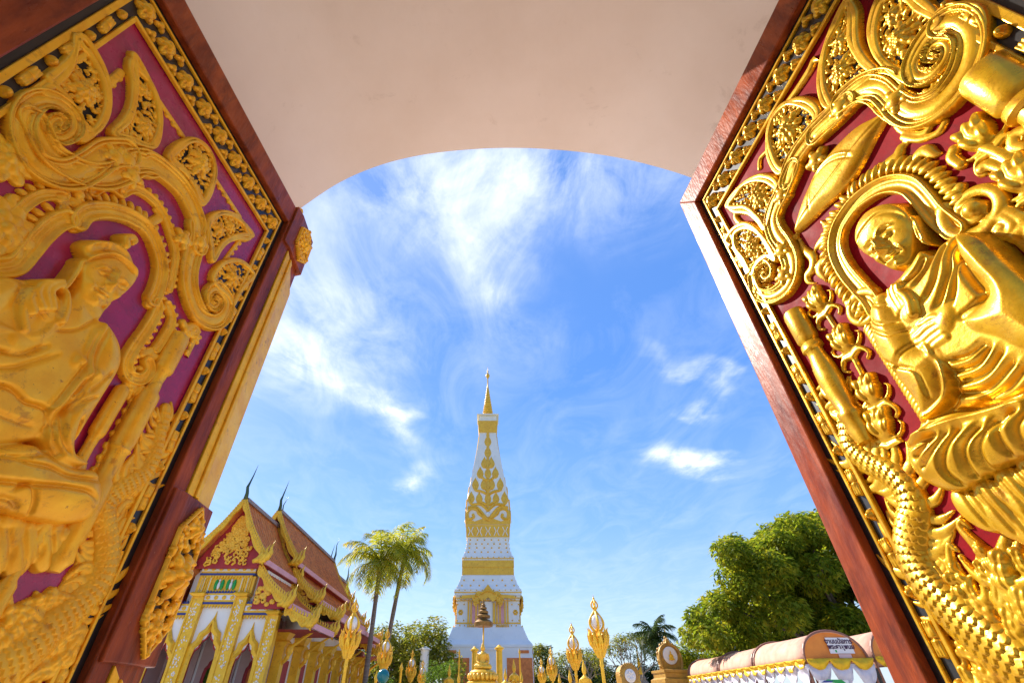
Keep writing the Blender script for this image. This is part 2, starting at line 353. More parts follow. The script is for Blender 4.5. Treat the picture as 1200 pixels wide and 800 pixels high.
        me = bpy.data.meshes.new(name); me.vertices.add(len(V)); me.vertices.foreach_set('co', V.ravel())
        me.loops.add(F.size); me.loops.foreach_set('vertex_index', F.ravel().astype(np.int32))
        me.polygons.add(len(F)); me.polygons.foreach_set('loop_start', np.arange(0, F.size, 4, dtype=np.int32)); me.polygons.foreach_set('loop_total', np.full(len(F), 4, np.int32))
        me.update(calc_edges=True); me.validate(); me.polygons.foreach_set('use_smooth', np.ones(len(F), bool)); me.materials.append(material)
        o = bpy.data.objects.new(name, me); COL.objects.link(o); o.parent = parent or s.leaf.root; return o
def inside(p, poly):
    x, y = p; r = False; n = len(poly)
    for i in range(n):
        (ax, ay), (bx, by) = poly[i], poly[(i+1) % n]
        if (ay > y) != (by > y) and x < (bx-ax)*(y-ay)/(by-ay)+ax: r = not r
    return r
def comma(hf, c, ang, r, curl, base, hs=1.0):
    """a small carved leaf curl"""
    pts = [np.array(c)]; a = ang; L = r*2.6
    for k in range(5):
        pts.append(pts[-1]+np.array((math.cos(a), math.sin(a)))*L/5); a += curl*(.3+.22*k)
    hf.tube(cr(pts, 2), lambda t: r*(.95-.62*t), base, hs)
def rosette_at(hf, c, r, base, rng, n=6):
    a0 = rng.random()*6
    for k in range(n):
        a = a0+k*2*math.pi/n; hf.ell((c[0]+math.cos(a)*r*.62, c[1]+math.sin(a)*r*.62), r*.42, r*.30, a, base, r*.30)
    for k in range(n-1):
        a = a0+.5+k*2*math.pi/(n-1); hf.ell((c[0]+math.cos(a)*r*.32, c[1]+math.sin(a)*r*.32), r*.30, r*.22, a, base+r*.16, r*.30)
    hf.ell(c, r*.22, r*.22, 0, base+r*.3, r*.3)
def foliage(hf, poly, rng, r=.014, gap=.026, base=.012, flowers=()):
    lo, hi = poly.min(0), poly.max(0); pts = []
    for c, rr in flowers: rosette_at(hf, c, rr, base, rng)
    area = (hi-lo).prod(); tries = int(area/gap**2*9)
    ctr = poly.mean(0)
    for _ in range(tries):
        p = lo+(hi-lo)*np.array((rng.random(), rng.random()))
        if not inside(p, poly): continue
        if any((p[0]-q[0])**2+(p[1]-q[1])**2 < gap*gap for q in pts): continue
        if any(np.hypot(*(p-c)) < rr*.85 for c, rr in flowers): continue
        pts.append(p); a = math.atan2(*(p-ctr)[::-1])+rng.uniform(-.9, .9)
        q = p+np.array((math.cos(a), math.sin(a)))*r*2
        if not inside(q, poly): a += math.pi
        comma(hf, p, a, r*rng.uniform(.75, 1.15), rng.choice((-1, 1))*rng.uniform(.7, 1.5), base*rng.uniform(.8, 1.4))
        if rng.random() < .5: hf.ell(p, r*.5, r*.5, 0, base+r*.5, r*.5)
def zz(x0, y0, k, *pts): return [(x0+x/k, y0+y/k) for x, y in pts]
# ---------------------------------------------------------------- the gateway
def build_gate():
    g = empty('gateway', (.2, 1, 0), 0, 'cream plastered arched gateway whose vault spans over the two carved doors', 'gateway')
    def at(b): return b
    YF, YB = 2.62, -1.6
    cx = .25; prof_f = []; prof_b = []
    n = 40
    # outer (far) mouth of the vault: low segmental arch; it flares upward towards the doors' inner end
    outl = [(-2.25, 2.75), (-2.05, 3.28), (-1.80, 3.74), (-1.50, 4.20), (-1.12, 4.53), (-.66, 4.74), (-.10, 4.85), (.36, 4.87), (.78, 4.83), (1.22, 4.735), (1.66, 4.56), (2.14, 4.25), (2.45, 3.85), (2.62, 3.3)]
    A = cr(outl, 5); m = len(A)
    B = [(cx+(x-cx)*1.28, z+.55) for x, z in A]
    V = []; F = []; K = 8
    for k in range(K+1):
        t = k/K; y = YF+(YB-YF)*t
        for (x, z), (x2, z2) in zip(A, B): V.append((x+(x2-x)*t, y, z+(z2-z)*t+EYE))
    for k in range(K):
        for i in range(m-1): F.append((k*m+i, k*m+i+1, (k+1)*m+i+1, (k+1)*m+i))
    loc = lambda V: [(x-.2, y-1, z) for x, y, z in V]
    mk('vault', loc(V), F, PLASTER, g, True)
    # the far face: wall with the arch cut out of it, a real 0.25 m thick skin
    top = 8.2; V = []; F = []
    for y, q in ((YF-.30, .11), (YF-.001, .0)):
        for (x, z), (x2, z2) in zip(A, B): V.append((x+(x2-x)*q, y, z+(z2-z)*q+EYE))
        for x, z in A: V.append((x, y, top))
    for b in (0, 2*m):
        for i in range(m-1): F.append((b+i, b+i+1, b+m+i+1, b+m+i))
    for i in range(m-1): F.append((i, i+1, 2*m+i+1, 2*m+i)); F.append((m+i, m+i+1, 3*m+i+1, 3*m+i))
    mk('arch_wall', loc(V), F, PLASTER, g)
    for s, xi in ((-1, -2.25), (1, 2.62)):
        b = MB(); xo = xi+s*1.6
        b.box(min(xi, xo)-.2, max(xi, xo)-.2, YF-1-.30, YF-1-.002, 0, top)
        xw = xi+s*.05 if s < 0 else xi+.05
        b.box(min(xw+s*.75, xo+s*.0)-.2, max(xw+s*.75, xo)-.2, YB-1, YF-1-.305, 0, top)
        b.box(min(xw, xw+s*.746)-.2, max(xw, xw+s*.746)-.2, YF-1-.75, YF-1-.31, 0, 4.3)
        b.build('pier', PLASTER, g)
    b = MB(); b.box(-3.9-.2, 4.3-.2, YB-1, YF-1+.06, top+.003, top+.45); b.box(-4.1-.2, 4.5-.2, YB-1.2, YF-.55, top+.453, top+.6); b.build('cornice', PLASTER, g)
    b = MB(); b.tube(cr([(-2.12-.2, YF-1-.0, 3.10+EYE), (-1.90-.2, YF-1+.02, 3.56+EYE), (-1.79-.2, YF-1+.02, 3.755+EYE)], 6), [.03]*12+[.004], 8)
    b.build('gilt_moulding', GOLD, g, True)
build_gate()
# ---------------------------------------------------------------- the two door leaves
TOP, BOT, WID, FR = 3.0, -1.45, 1.59, .15
def bar_obj(leaf, name, s0, s1, z0, z1, h0, h1, m, bevel=.006, parent=None):
    b = MB(); x = sorted((s0*leaf.sg, s1*leaf.sg)); b.box(x[0], x[1], h0, h1, z0+EYE, z1+EYE)
    return b.build(name, m, parent or leaf.root, bevel=bevel)
def leaf_base(leaf, panel_mat, gold):
    bar_obj(leaf, 'panel', -.02, WID+.02, BOT-.02, TOP+.02, -.05, 0, panel_mat, 0)
    # frame: free stile, hinge stile, top and bottom rails, mitred at the corners
    z0, z1 = BOT-FR, TOP+.205; s0, s1 = (-.10 if leaf.sg > 0 else -FR), WID+.26
    def quad(name, pts):
        b = MB(); pts = [(p*leaf.sg, q+EYE) for p, q in pts]; b.prism(pts, -.06, .048); o = b.build(name, WOOD, leaf.root, bevel=.007)
    quad('free_stile', [(s0, z0), (0, BOT), (0, TOP), (s0, z1)])
    quad('hinge_stile', [(WID, BOT), (s1, z0), (s1, z1), (WID, TOP)])
    quad('top_rail', [(s0, z1), (0, TOP), (WID, TOP), (s1, z1)])
    quad('bottom_rail', [(s0, z0), (s1, z0), (WID, BOT), (0, BOT)])
    # black ground of the border
    b = MB(); sg = leaf.sg
    def ring(o, i, h):
        for (a, c, d, e) in ((o[0], i[0], o[2], o[3]), (i[1], o[1], o[2], o[3])):
            x = sorted((a*sg, c*sg)); b.box(x[0], x[1], .0005, h, d+EYE, e+EYE)
        x = sorted((i[0]*sg, i[1]*sg)); b.box(x[0], x[1], .0005, h, i[3]+EYE, o[3]+EYE); b.box(x[0], x[1], .0005, h, o[2]+EYE, i[2]+EYE)
    ring((.001, WID-.001, BOT+.001, TOP-.001), (.127, WID-.127, BOT+.27, TOP-.27), .006)
    b.build('border_ground', BLACK, leaf.root)
    # gilt fillets
    for (a, c, d, e, w, hh) in ((.052, WID-.05, BOT+.05, TOP-.05, .016, .022), (.127, WID-.127, BOT+.27, TOP-.27, .020, .028)):
        for line in ([(a, d), (a, e)], [(a, e), (c, e)], [(c, e), (c, d)], [(c, d), (a, d)]):
            (p, q), (r, t) = line; horiz = q == t
            ww = w+.014 if (not horiz and p > 1 and hh < .025) else w
            b = MB(); L = [(p*sg, q+EYE), (r*sg, t+EYE)]; x0, x1 = sorted((L[0][0], L[1][0])); y0, y1 = sorted((L[0][1], L[1][1]))
            b.box(x0-ww/2, x1+ww/2, .004, hh, y0-w/2, y1+w/2) if horiz else b.box(x0-ww/2, x1+ww/2, .0045, hh-.001, y0+w/2+.0005, y1-w/2-.0005)
            b.build('gilt_fillet', gold, leaf.root, bevel=.004)
    # repeated border ornaments: one of each kind, then copies
    rng = random.Random(5); O = np.array([[0., 0.]])
    def orn(name, fill, res=.0025):
        hf = HF(leaf, [O-.08, O+.08], 0, res); fill(hf); o = hf.mesh(name, gold, hs=1.45); 
        o.data.transform(Matrix.Translation((0, 0, -EYE))); return o
    def bud(hf, k=.86):                                           # a pointed lotus rosette
        for a, L in ((90, .064), (20, .052), (160, .052), (-55, .050), (-125, .050)):
            a = R_(a); c = (math.cos(a)*L*.55, math.sin(a)*L*.55); hf.ell(c, L*.60, L*.46, a, .006, .020)
        for a, L in ((60, .043), (125, .043), (-10, .038), (190, .038), (-90, .038)):
            a = R_(a); c = (math.cos(a)*L*.42, math.sin(a)*L*.42); hf.ell(c, L*.62, L*.42, a, .018, .018)
        sp = [(math.cos(t*1.15)*(.024-.0028*t), math.sin(t*1.15)*(.024-.0028*t)) for t in np.linspace(0, 7.6, 40)]
        hf.ell((0, 0), .027, .027, 0, .02, .022); hf.tube(np.array(sp), lambda t: .0065-.002*t, .034, 1.0)
        hf.carve(cr([(-.03, -.045), (0, -.02), (.035, -.045)]), .012, -.008); hf.carve(cr([(-.05, .02), (-.02, .03), (0, .06)]), .010, -.008); hf.carve(cr([(.05, .02), (.02, .03), (0, .06)]), .010, -.008)
    def leaflet(hf):
        for a, L in ((90, .034), (-30, .034), (210, .034)): a = R_(a); hf.ell((math.cos(a)*L*.5, math.sin(a)*L*.5), L*.62, L*.42, a, .006, .016)
        hf.ell((0, 0), .015, .015, 0, .016, .012)
    def bead(hf): hf.ell((0, 0), .022, .026, 0, .006, .020); hf.ell((0, -.004), .012, .014, 0, .02, .012)
    def barf(hf):
        hf.ell((0, 0), .024, .062, 0, .006, .018)
        for d in (-.012, 0, .012): hf.tube(np.array([(d, -.05), (d, .05)]), .006, .016, .9)
        hf.carve(np.array([(-.03, 0), (.03, 0)]), .008, -.006)
    def scat(src, pts, turn=0):
        for i, (s, z) in enumerate(pts):
            o = src if i == 0 else src.copy()
            if i: COL.objects.link(o); o.parent = leaf.root
            o.location = (s*sg, 0, z+EYE); o.rotation_euler = (0, turn+rng.uniform(-.10, .10), 0)
    for zc in (TOP-.167, BOT+.167):
        scat(orn('rosette', bud), [(.125+.1675*k, zc+rng.uniform(-.012, .012)) for k in range(9)], R_(-28)*sg)
        scat(orn('leaflet', leaflet), [(.205+.1675*k, zc-.052) for k in range(8)]+[(.21+.1675*k, zc+.06) for k in range(8)])
    zb = [2.66-.29*k for k in range(14)]
    for s in (.094, WID-.088): scat(orn('border_bead', bead), [(s, z) for z in zb if z > BOT+.3]); scat(orn('border_bar', barf), [(s, z-.15) for z in zb if z > BOT+.45])
SCROLL = [(0, .62), (.15, .60), (.30, .52), (.44, .36), (.50, .30), (.52, .62), (.60, .70), (.68, .66), (.71, .40), (.74, .40), (.77, .86), (.86, .95), (.94, .86), (1, .15)]
def mirror(P): P = np.array(P, float); P[:, 0] = WID-P[:, 0]; return P
def cartouche(leaf, poly, gold, seed, flowers=1, gap=.027):
    rng = random.Random(seed); P = cr(poly, 6, True)
    b = MB(); sg = leaf.sg; pp = [(x*sg, z+EYE) for x, z in P]
    b.prism(pp, .001, .012); c = b.build('cartouche', BLACK, leaf.root)
    hf = HF(leaf, [P]); lo, hi = P.min(0), P.max(0); ctr = P.mean(0); fl = []
    if flowers:
        ins = [q for q in (lo+(hi-lo)*np.array((rng.random(), rng.random())) for _ in range(200)) if inside(q, P)]
        dist = [min(np.hypot(*(P-q).T)) for q in ins]; k = int(np.argmax(dist)); fl.append((ins[k], min(.085, dist[k]*.72)))
        if flowers > 1:
            d2 = [d*(np.hypot(*(q-ins[k])) > .13) for d, q in zip(dist, ins)]; k2 = int(np.argmax(d2)); fl.append((ins[k2], min(.06, d2[k2]*.7)))
    foliage(hf, P, rng, flowers=fl, gap=gap); hf.H = np.where(hf.H > .0125, hf.H, -.03); hf.blur(1); hf.mesh('foliage', gold, c, .0125, hs=1.0)
    hf = HF(leaf, [P]); hf.band(np.vstack([P, P[:1]]), .021, [(0, .030), (.5, .030), (.8, .022), (1, .002)], .004); hf.blur(1); hf.mesh('rim', gold, c, hs=1.0)
def scroll(leaf, line, w, gold, base=.012, hs=.055, name='scroll_band', n=10):
    if isinstance(w, (list, tuple)):                       # half width given at some of the points, evenly spread
        k = len(line); lc = cr(line, n); Lc = cuts(lc); ctl = Lc[::n]; wc = np.interp(np.linspace(0, 1, k), np.linspace(0, 1, len(w)), w); w = lambda t: float(np.interp(t*Lc[-1], ctl, wc))
    line = cr(line, n); hf = HF(leaf, [line], .12)
    hf.band(line, w, SCROLL, base, hs); return hf.mesh(name, gold)
def string(leaf, name, fills, gold, blur=1, pts=None, res=.004, pad=.1):
    hf = HF(leaf, pts, pad, res); fills(hf); hf.blur(blur); return hf.mesh(name, gold)
def column(leaf, s, z0, z1, r, gold, rings):
    """half-round turned column standing on the panel; rings: [(z, radius factor)]"""
    b = MB(); prof = [(r*f, z+EYE) for z, f in rings]; b.lathe(prof, 20, (s*leaf.sg, 0), Matrix.Translation((0, .02, 0)) @ Matrix.Diagonal((1, .75, 1, 1))); o = b.build('turned_column', gold, leaf.root); soft(o, 50); return o
def lotus_chain(leaf, pts, gold, seed):
    rng = random.Random(seed); line = cr(pts, 8)
    def f(hf):
        hf.tube(line, .012, .012, 1)
        L = cuts(np.array(pts))
        for k, p in enumerate(pts):
            q = pts[min(k+1, len(pts)-1)]-pts[max(k-1, 0)]; a = math.atan2(q[1], q[0])+math.pi
            ux = np.array((math.cos(a), math.sin(a))); uy = np.array((-ux[1], ux[0])); r = .062
            hf.ell(p, r*1.05, r*.85, a, .012, .05)
            for j in (-1, 0, 1): c = p+ux*r*.55+uy*r*.5*j; hf.ell(c, r*.62, r*.34, a+j*.45, .03, .034)
            for j in (-.5, .5): c = p-ux*r*.2+uy*r*.9*j; hf.ell(c, r*.6, r*.36, a+j*.9, .036, .032)
            hf.carve(cr([p+ux*r+uy*.0, p+ux*r*.2+uy*.02, p-ux*r*.7]), .014, -.012); hf.carve(cr([p+ux*r*.9-uy*.04, p-uy*.035, p-ux*r*.6-uy*.03]), .012, -.01)
            for j in (-1, 1):
                m_ = p-ux*r*1.5; hf.tube(cr([m_, m_+uy*j*.05+ux*.01, m_+uy*j*.075-ux*.03, m_+uy*j*.055-ux*.05]), lambda t: .016*(1-.5*t), .012, 1.1)
                hf.tube(cr([p-ux*r, p-ux*r*.9+uy*j*.06, p-ux*r*.3+uy*j*.085, p+uy*j*.07]), lambda t: .013*(1-.6*t), .012, 1.1)
    return string(leaf, 'lotus_chain', f, gold, 1, [line])
def flame(hf, a, b, bend, w, base=.01, hs=1.0, curl=.0):
    w = w*.72; hs = hs*1.25
    """one tapering tongue from a to b, bowed sideways"""
    a, b = np.array(a), np.array(b); d = b-a; nrm = np.array((-d[1], d[0]))
    P = [a, a+d*.3+nrm*bend*.8, a+d*.65+nrm*bend*.6, b]
    if curl: P += [b+d*.10-nrm*curl, b-d*.02-nrm*curl*1.5]
    hf.tube(cr(P, 8), lambda t: w*(1-.82*t**1.3), base, hs)
def naga(leaf, line, wid, gold, fin=.10, seed=1, side=(1, -1)):
    """scaled serpent body and its flame fins"""
    line = cr(line, 10); L = cuts(line); tot = L[-1]; rng = random.Random(seed)
    wf = lambda t: float(np.interp(t, np.linspace(0, 1, len(wid)), wid))
    hf = HF(leaf, [line], .05, .0032)
    def f(d, u, t, sd, H, ww, al):
        core = .012+ww*.80*np.sqrt(np.maximum(1-u*u, 0)); v = np.where(d < 1e-9, 0, sd)*u*2.5
        v = v*1.25; row = al/.029; k = np.floor(row); sh = np.where(k % 2 > .5, .5, 0); fu = row-k; fv = (v+sh)-np.floor(v+sh)-.5
        arc = np.sqrt(np.maximum(0, 1-(fv*1.9)**2)); tip = .30+.66*arc; bump = np.where(fu < tip, 0.003+.011*fu/tip, .001)*(.5+.5*arc)
        return np.maximum(H, np.where(u < 1, core+bump*(1-u**4), -.05))
    hf.near(line, wf, f); body = hf.mesh('naga_body', gold)
    hf = HF(leaf, [line], fin*2.2)
    for sd in side:
        s = .05
        while s < tot*.99:
            t = s/tot; i = min(int(np.searchsorted(L, s)), len(line)-1); i = max(i, 1); tan = line[i]-line[i-1]; tan = tan/np.hypot(*tan); nrm = np.array((-tan[1], tan[0]))*sd
            w = wf(t); p = line[i]+nrm*w*.72; l = fin*rng.uniform(.75, 1.25)*min(1, w/.05+.2)
            tip = p+nrm*l*.85-tan*l*rng.uniform(.55, .95)
            flame(hf, p, tip, .18*sd*-1, l*.30, .008, .75); flame(hf, p+tan*.02, p+nrm*l*.5-tan*l*.2, .2*sd, l*.22, .016, .8)
            s += fin*.42
    hf.mesh('naga_fins', gold)
    return body
# ---------------------------------------------------------------- right leaf: the seated monk
RL = Leaf((821, 237), (947, 0), TOP, 'temple_door_leaf', 'right door leaf, sunlit crimson panel carved with a gilt seated monk, parasol and naga')
leaf_base(RL, RED, GOLDR)
def right_leaf():
    D = RL; G = GOLDR; p = D.P
    Z1 = lambda *q: p(zz(800, 0, 4, *q)); Z2 = lambda *q: p(zz(1000, 0, 4, *q)); Z3 = lambda *q: p(zz(800, 200, 4, *q)); ZA = lambda *q: p(zz(1000, 200, 4, *q), .06); ZH = lambda *q: p(zz(1000, 200, 4, *q), .07); ZB = lambda *q: p(zz(800, 200, 2.9625, *q))
    Z8 = lambda *q: p(zz(1000, 600, 4, *q)); Z7 = lambda *q: p(zz(950, 500, 4, *q)); Z5 = lambda *q: p(zz(900, 400, 4, *q))
    # great scroll: lower volute, rising lobes, upper volute
    low = Z3((385, 470), (372, 490), (388, 508), (412, 490), (415, 450), (385, 420), (350, 445), (333, 500), (355, 570), (410, 590), (470, 560), (508, 500), (512, 420), (480, 350), (440, 290), (425, 230), (440, 170), (470, 110), (495, 50), (520, -10))
    scroll(D, low, [.016, .02, .024, .028, .036, .05, .062, .062, .062, .062, .062], G)
    lobe2 = np.vstack([Z3((497, 45)), Z1((515, 770), (565, 690), (635, 605), (705, 545), (770, 490))])
    scroll(D, lobe2, .06, G)
    lobe3 = Z2((-40, 470), (20, 425), (80, 400), (140, 400), (190, 440), (235, 490), (300, 520), (380, 495), (460, 425), (525, 330), (555, 230), (545, 150), (495, 100), (430, 108), (365, 165), (310, 245), (283, 315), (305, 362), (365, 352), (425, 295), (447, 235), (425, 200), (380, 215), (355, 265), (385, 275))
    scroll(D, lobe3, [.066, .07, .072, .072, .068, .058, .046, .038, .032, .026, .018], G, .012, .06)
    def volute_leaves(hf):
        rng = random.Random(2)
        for pt, r in zip(Z2((470, 200), (480, 260), (455, 320), (425, 355), (400, 395), (360, 430), (440, 160), (500, 210), (420, 410)), (.035, .04, .035, .045, .035, .045, .03, .025, .03)): rosette_at(hf, pt, r, .02, rng, 5)
        for pt in Z3((400, 545), (440, 530), (470, 490), (375, 540), (420, 560), (360, 500)): rosette_at(hf, pt, .026, .02, rng, 5)
    hf = HF(D, [lobe3, low]); volute_leaves(hf); hf.blur(1); hf.mesh('volute_foliage', G)
    def knots(hf):
        rng = random.Random(3)
        for c in (Z3((470, 115))[0], Z1((745, 505))[0], Z1((630, 750))[0], Z3((470, 372))[0], Z2((205, 470))[0], Z3((478, 490))[0]):
            hf.ell(c, .045, .04, 0, .03, .05)
            for k in range(5): a = k*1.26+.3; hf.ell(c+np.array((math.cos(a), math.sin(a)))*.042, .028, .022, a, .03, .035)
    hf = HF(D, [low, lobe2, lobe3]); knots(hf); hf.blur(1); hf.mesh('knot', G)
    # leaf shaped cartouches with gilt foliage on black
    C = [Z3((207, 330), (240, 275), (290, 250), (340, 270), (378, 312), (410, 370), (432, 410), (390, 400), (345, 430), (318, 470), (278, 420), (245, 362)),
         Z3((210, 162), (250, 100), (310, 48), (372, 24), (432, 42), (448, 90), (415, 170), (402, 230), (392, 270), (358, 222), (300, 172), (250, 172)),
         Z1((410, 680), (405, 615), (425, 555), (470, 500), (540, 468), (600, 480), (640, 535), (585, 620), (525, 700), (478, 790), (440, 765)),
         np.vstack([Z1((775, 20), (722, 120), (682, 200), (662, 300), (665, 400), (690, 470), (715, 488)), Z2((0, 425), (60, 380), (105, 335), (65, 290), (25, 225), (15, 150), (12, 60))]),
         Z2((235, -30), (150, 0), (112, 90), (104, 180), (130, 270), (200, 345), (278, 385), (262, 320), (295, 235), (350, 155), (408, 97), (310, 40))]
    for i, c in enumerate(C): cartouche(D, c, G, 30+i, 2 if i in (3, 4) else 1); 
    for i, c in enumerate(C): cartouche(D, mirror(c), G, 60+i, 1, .05)
    scroll(D, mirror(low[7:]), .062, G)
    # cartouche curls over the inner fillet
    hf = HF(D, [C[1], C[2], C[0]], .15)
    hf.tube(cr(Z3((250, 180), (240, 215), (262, 245), (300, 250)), 8), .020, .012, 1); hf.tube(cr(Z1((655, 265), (610, 280), (585, 330), (520, 430), (440, 540)), 8), .022, .012, 1); hf.tube(cr(Z1((350, 790), (355, 740), (405, 690)), 6), .014, .01, 1)
    hf.blur(1); hf.mesh('edge_curl', G)
    # parasol leaf
    par = p([(1043, 127), (1026, 138), (1009, 149), (992, 165), (976, 183), (961, 204), (949, 225), (939, 247), (931, 273), (946, 260), (962, 243), (980, 226), (997, 206), (1010, 185), (1022, 163), (1034, 143)])
    a_, b_ = par[0], par[8]; ax_ = (b_-a_)/np.hypot(*(b_-a_)); par = np.array([a_+ax_*((q-a_)@ax_)+(q-a_-ax_*((q-a_)@ax_))*1.28 for q in par])
    hf = HF(D, [par]); hf.dome(par, .012, .06, .07, True, .006); mid = cr(p([(952, 246), (954, 215), (968, 196), (985, 186), (1003, 184)]), 8)
    hf.carve(mid, .012, -.010); hf.carve(mid+.014, .010, .008); hf.carve(cr(p([(1040, 131), (1006, 172), (975, 212), (935, 266)]), 8), .01, -.006); hf.ell(p([(930, 278)])[0], .022, .022, 0, .01, .025)
    hf.blur(1); hf.mesh('parasol', G)
    # cloud ribbons
    rib = [Z2((242, 662), (210, 690), (195, 730), (160, 758), (128, 775), (105, 765)), Z2((265, 785), (285, 735), (325, 705), (365, 722), (395, 715)), Z3((535, 322), (560, 370), (600, 410), (598, 455), (572, 490), (580, 522), (610, 526)), Z3((640, 238), (668, 265), (660, 305), (622, 350), (606, 372)), Z3((692, 405), (645, 425), (632, 470), (655, 505), (658, 520)),
           Z2((180, 555), (205, 600), (250, 625), (320, 620), (350, 575)), Z2((190, 560), (260, 590), (330, 562)), Z2((225, 640), (300, 650), (380, 620), (415, 570)), Z2((375, 555), (470, 490), (560, 380), (600, 300), (640, 275), (660, 262))]
    hf = HF(D, rib); 
    for i, r in enumerate(rib): hf.tube(cr(r, 8), (lambda t: .027*math.sin(math.pi*min(.97, max(.08, t)))**.6) if i < 5 else (lambda t: .02-.006*t), .008, .9)
    hf.ell(Z2((640, 280))[0], .035, .035, 0, .01, .035); hf.blur(1); hf.mesh('cloud_ribbon', G)
    # columns
    c0 = p([(937, 372)])[0]; s1 = .268
    col_rings = lambda zt: [(zt, .5), (zt-.01, .95), (zt-.03, 1.02), (zt-.19, 1.0), (zt-.205, .88), (zt-.215, .75), (zt-.225, .95), (zt-.255, .98), (zt-.265, .72), (zt-.30, .74), (zt-.36, .95), (zt-.44, 1.03), (zt-.53, .92), (zt-.60, .78), (zt-.615, .95), (zt-.64, .98), (zt-.655, .8), (zt-.70, .85), (zt-.76, .6)]
    column(D, c0[0]-.02, 0, 0, .058, G, col_rings(c0[1]+.06)[::-1])
    c1 = p([(1150, 102)])[0]; column(D, c1[0]+.03, 0, 0, .075, G, col_rings(c1[1]+.05)[::-1])
    lotus_chain(D, p([(955, 352), (985, 398), (1016, 457), (1030, 497)]), G, 1)
    lotus_chain(D, p([(1142, 158), (1192, 205), (1240, 260), (1290, 330)]), G, 2)
    hf = HF(D, [box4(Z2, 440, 580, 820, 860)], .15)
    for q in ([(600, 690), (680, 720), (740, 770), (800, 850)], [(800, 605), (745, 630), (740, 680), (790, 690)], [(590, 790), (620, 770), (680, 790), (720, 830)], [(460, 700), (450, 740), (490, 770)]): hf.tube(cr(Z2(*q), 8), .022, .012, 1)
    hf.blur(1); hf.mesh('stem_curl', G)
    # niche arch: moulded band with a gadrooned outer ring
    nic = ZB((672, 480), (650, 442), (610, 398), (570, 350), (543, 300), (534, 255), (542, 205), (562, 165), (597, 118), (640, 82), (688, 55), (740, 44), (785, 52), (815, 75), (845, 110), (872, 145), (905, 175), (945, 206))
    NA = [(0, .3), (.2, .22), (.45, .3), (.55, .6), (.68, .85), (.85, .8), (1, .1)]
    nl = cr(nic, 8); hf = HF(D, [nl]); hf.band(nl, .045, NA, .014, .05); hf.blur(1); hf.mesh('niche_arch', G)
    t_ = np.gradient(nl, axis=0); t_ /= np.hypot(*t_.T)[:, None]; nrm = np.stack([-t_[:, 1], t_[:, 0]], 1); ctr = nl.mean(0)
    if ((nl-ctr)*nrm).sum() < 0: nrm = -nrm
    outer = nl+nrm*.076; hf = HF(D, [outer]); L = cuts(outer); s = .0
    while s < L[-1]:
        i = min(int(np.searchsorted(L, s)), len(outer)-1); a = math.atan2(nrm[i][1], nrm[i][0]); hf.ell(outer[i], .040, .0175, a-.35*(1 if s > L[-1]*.5 else -1), .01, .034); s += .034
    hf.blur(1); hf.mesh('gadroon_ring', G)
    hf = HF(D, [box4(ZA, 300, 50, 950, 520), box4(ZB, 550, 400, 660, 520)], .2)
    def coil(c, r, turns, a0, w):
        hf.tube(np.array([(c[0]+math.cos(a0+t)*r*(1-.8*t/(turns*6.28)), c[1]+math.sin(a0+t)*r*(1-.8*t/(turns*6.28))) for t in np.linspace(0, turns*6.28, 60)]), lambda t: w*(1-.4*t), .014, 1.1)
    c = p([(1131, 244)], .05)[0]; coil(c, .105, 1.6, 2.2, .032); hf.ell(c, .035, .035, 0, .02, .05)
    hf.tube(cr(ZA((450, 140), (425, 105), (440, 75)), 6), .022, .014, 1); hf.tube(cr(ZA((560, 260), (600, 225), (650, 215), (690, 250), (670, 290), (630, 290), (640, 260)), 8), .026, .014, 1.1); hf.tube(cr(ZA((600, 215), (660, 190), (730, 225)), 6), .026, .014, 1)
    hf.tube(cr(ZA((700, 300), (760, 260), (850, 360), (950, 460)), 8), .03, .012, 1); hf.tube(cr(ZA((690, 300), (800, 400), (900, 500)), 8), .02, .012, 1)
    c = p([(1003, 362)], .05)[0]; coil(c, .085, 1.5, .3, .026); hf.ell(c, .025, .025, 0, .02, .04); hf.tube(cr(ZB((575, 420), (562, 440), (575, 480)), 6), .018, .014, 1)
    hf.blur(1); hf.mesh('corner_volute', G)
    hf = HF(D, [box4(ZB, 600, 500, 860, 860)], .1); a, b = ZB((632, 540))[0], ZB((800, 800))[0]
    for k in range(26): q = a+(b-a)*k/20; hf.ell(q, .036, .014, .5, .006, .022)
    hf.blur(1); hf.mesh('gadroon_ring', G)
    # ---- the seated monk: one continuous relief
    A = ZA
    body = [(200, 490), (300, 440), (400, 330), (480, 290), (560, 285), (640, 320), (720, 400), (800, 470), (900, 560), (1020, 680), (1100, 760), (1100, 1200), (800, 1140), (500, 1120), (330, 1180), (250, 1030), (160, 930), (110, 830), (80, 700), (95, 620), (140, 555)]
    hf = HF(D, [A(*body), box4(A, 0, 140, 1100, 1600)], .05, .0034)
    hf.dome(A((205, 500), (265, 420), (300, 370), (340, 380), (350, 430), (280, 530), (215, 540)), .07, .04, .06)
    hf.dome(A(*body), .05, .085, .17)
    lap = [(255, 1290), (268, 1240), (330, 1180), (450, 1130), (600, 1110), (800, 1050), (1000, 990), (1150, 950), (1150, 1290), (1000, 1330), (800, 1360), (650, 1430), (520, 1510), (420, 1500), (330, 1450), (275, 1380)]
    hf.dome(A(*lap), .07, .125, .13)
    hf.dome(A((480, 300), (560, 285), (640, 320), (720, 400), (800, 470), (1000, 640), (1150, 780), (1150, 980), (1000, 900), (800, 850), (700, 800), (575, 765), (530, 690), (640, 582), (565, 480), (500, 395)), .085, .10, .12)
    hf.dome(A((95, 610), (150, 560), (230, 620), (300, 720), (340, 800), (430, 812), (465, 900), (460, 1000), (440, 1060), (320, 1190), (292, 1195), (318, 1140), (250, 1030), (160, 920), (105, 820), (80, 700)), .075, .095, .12)
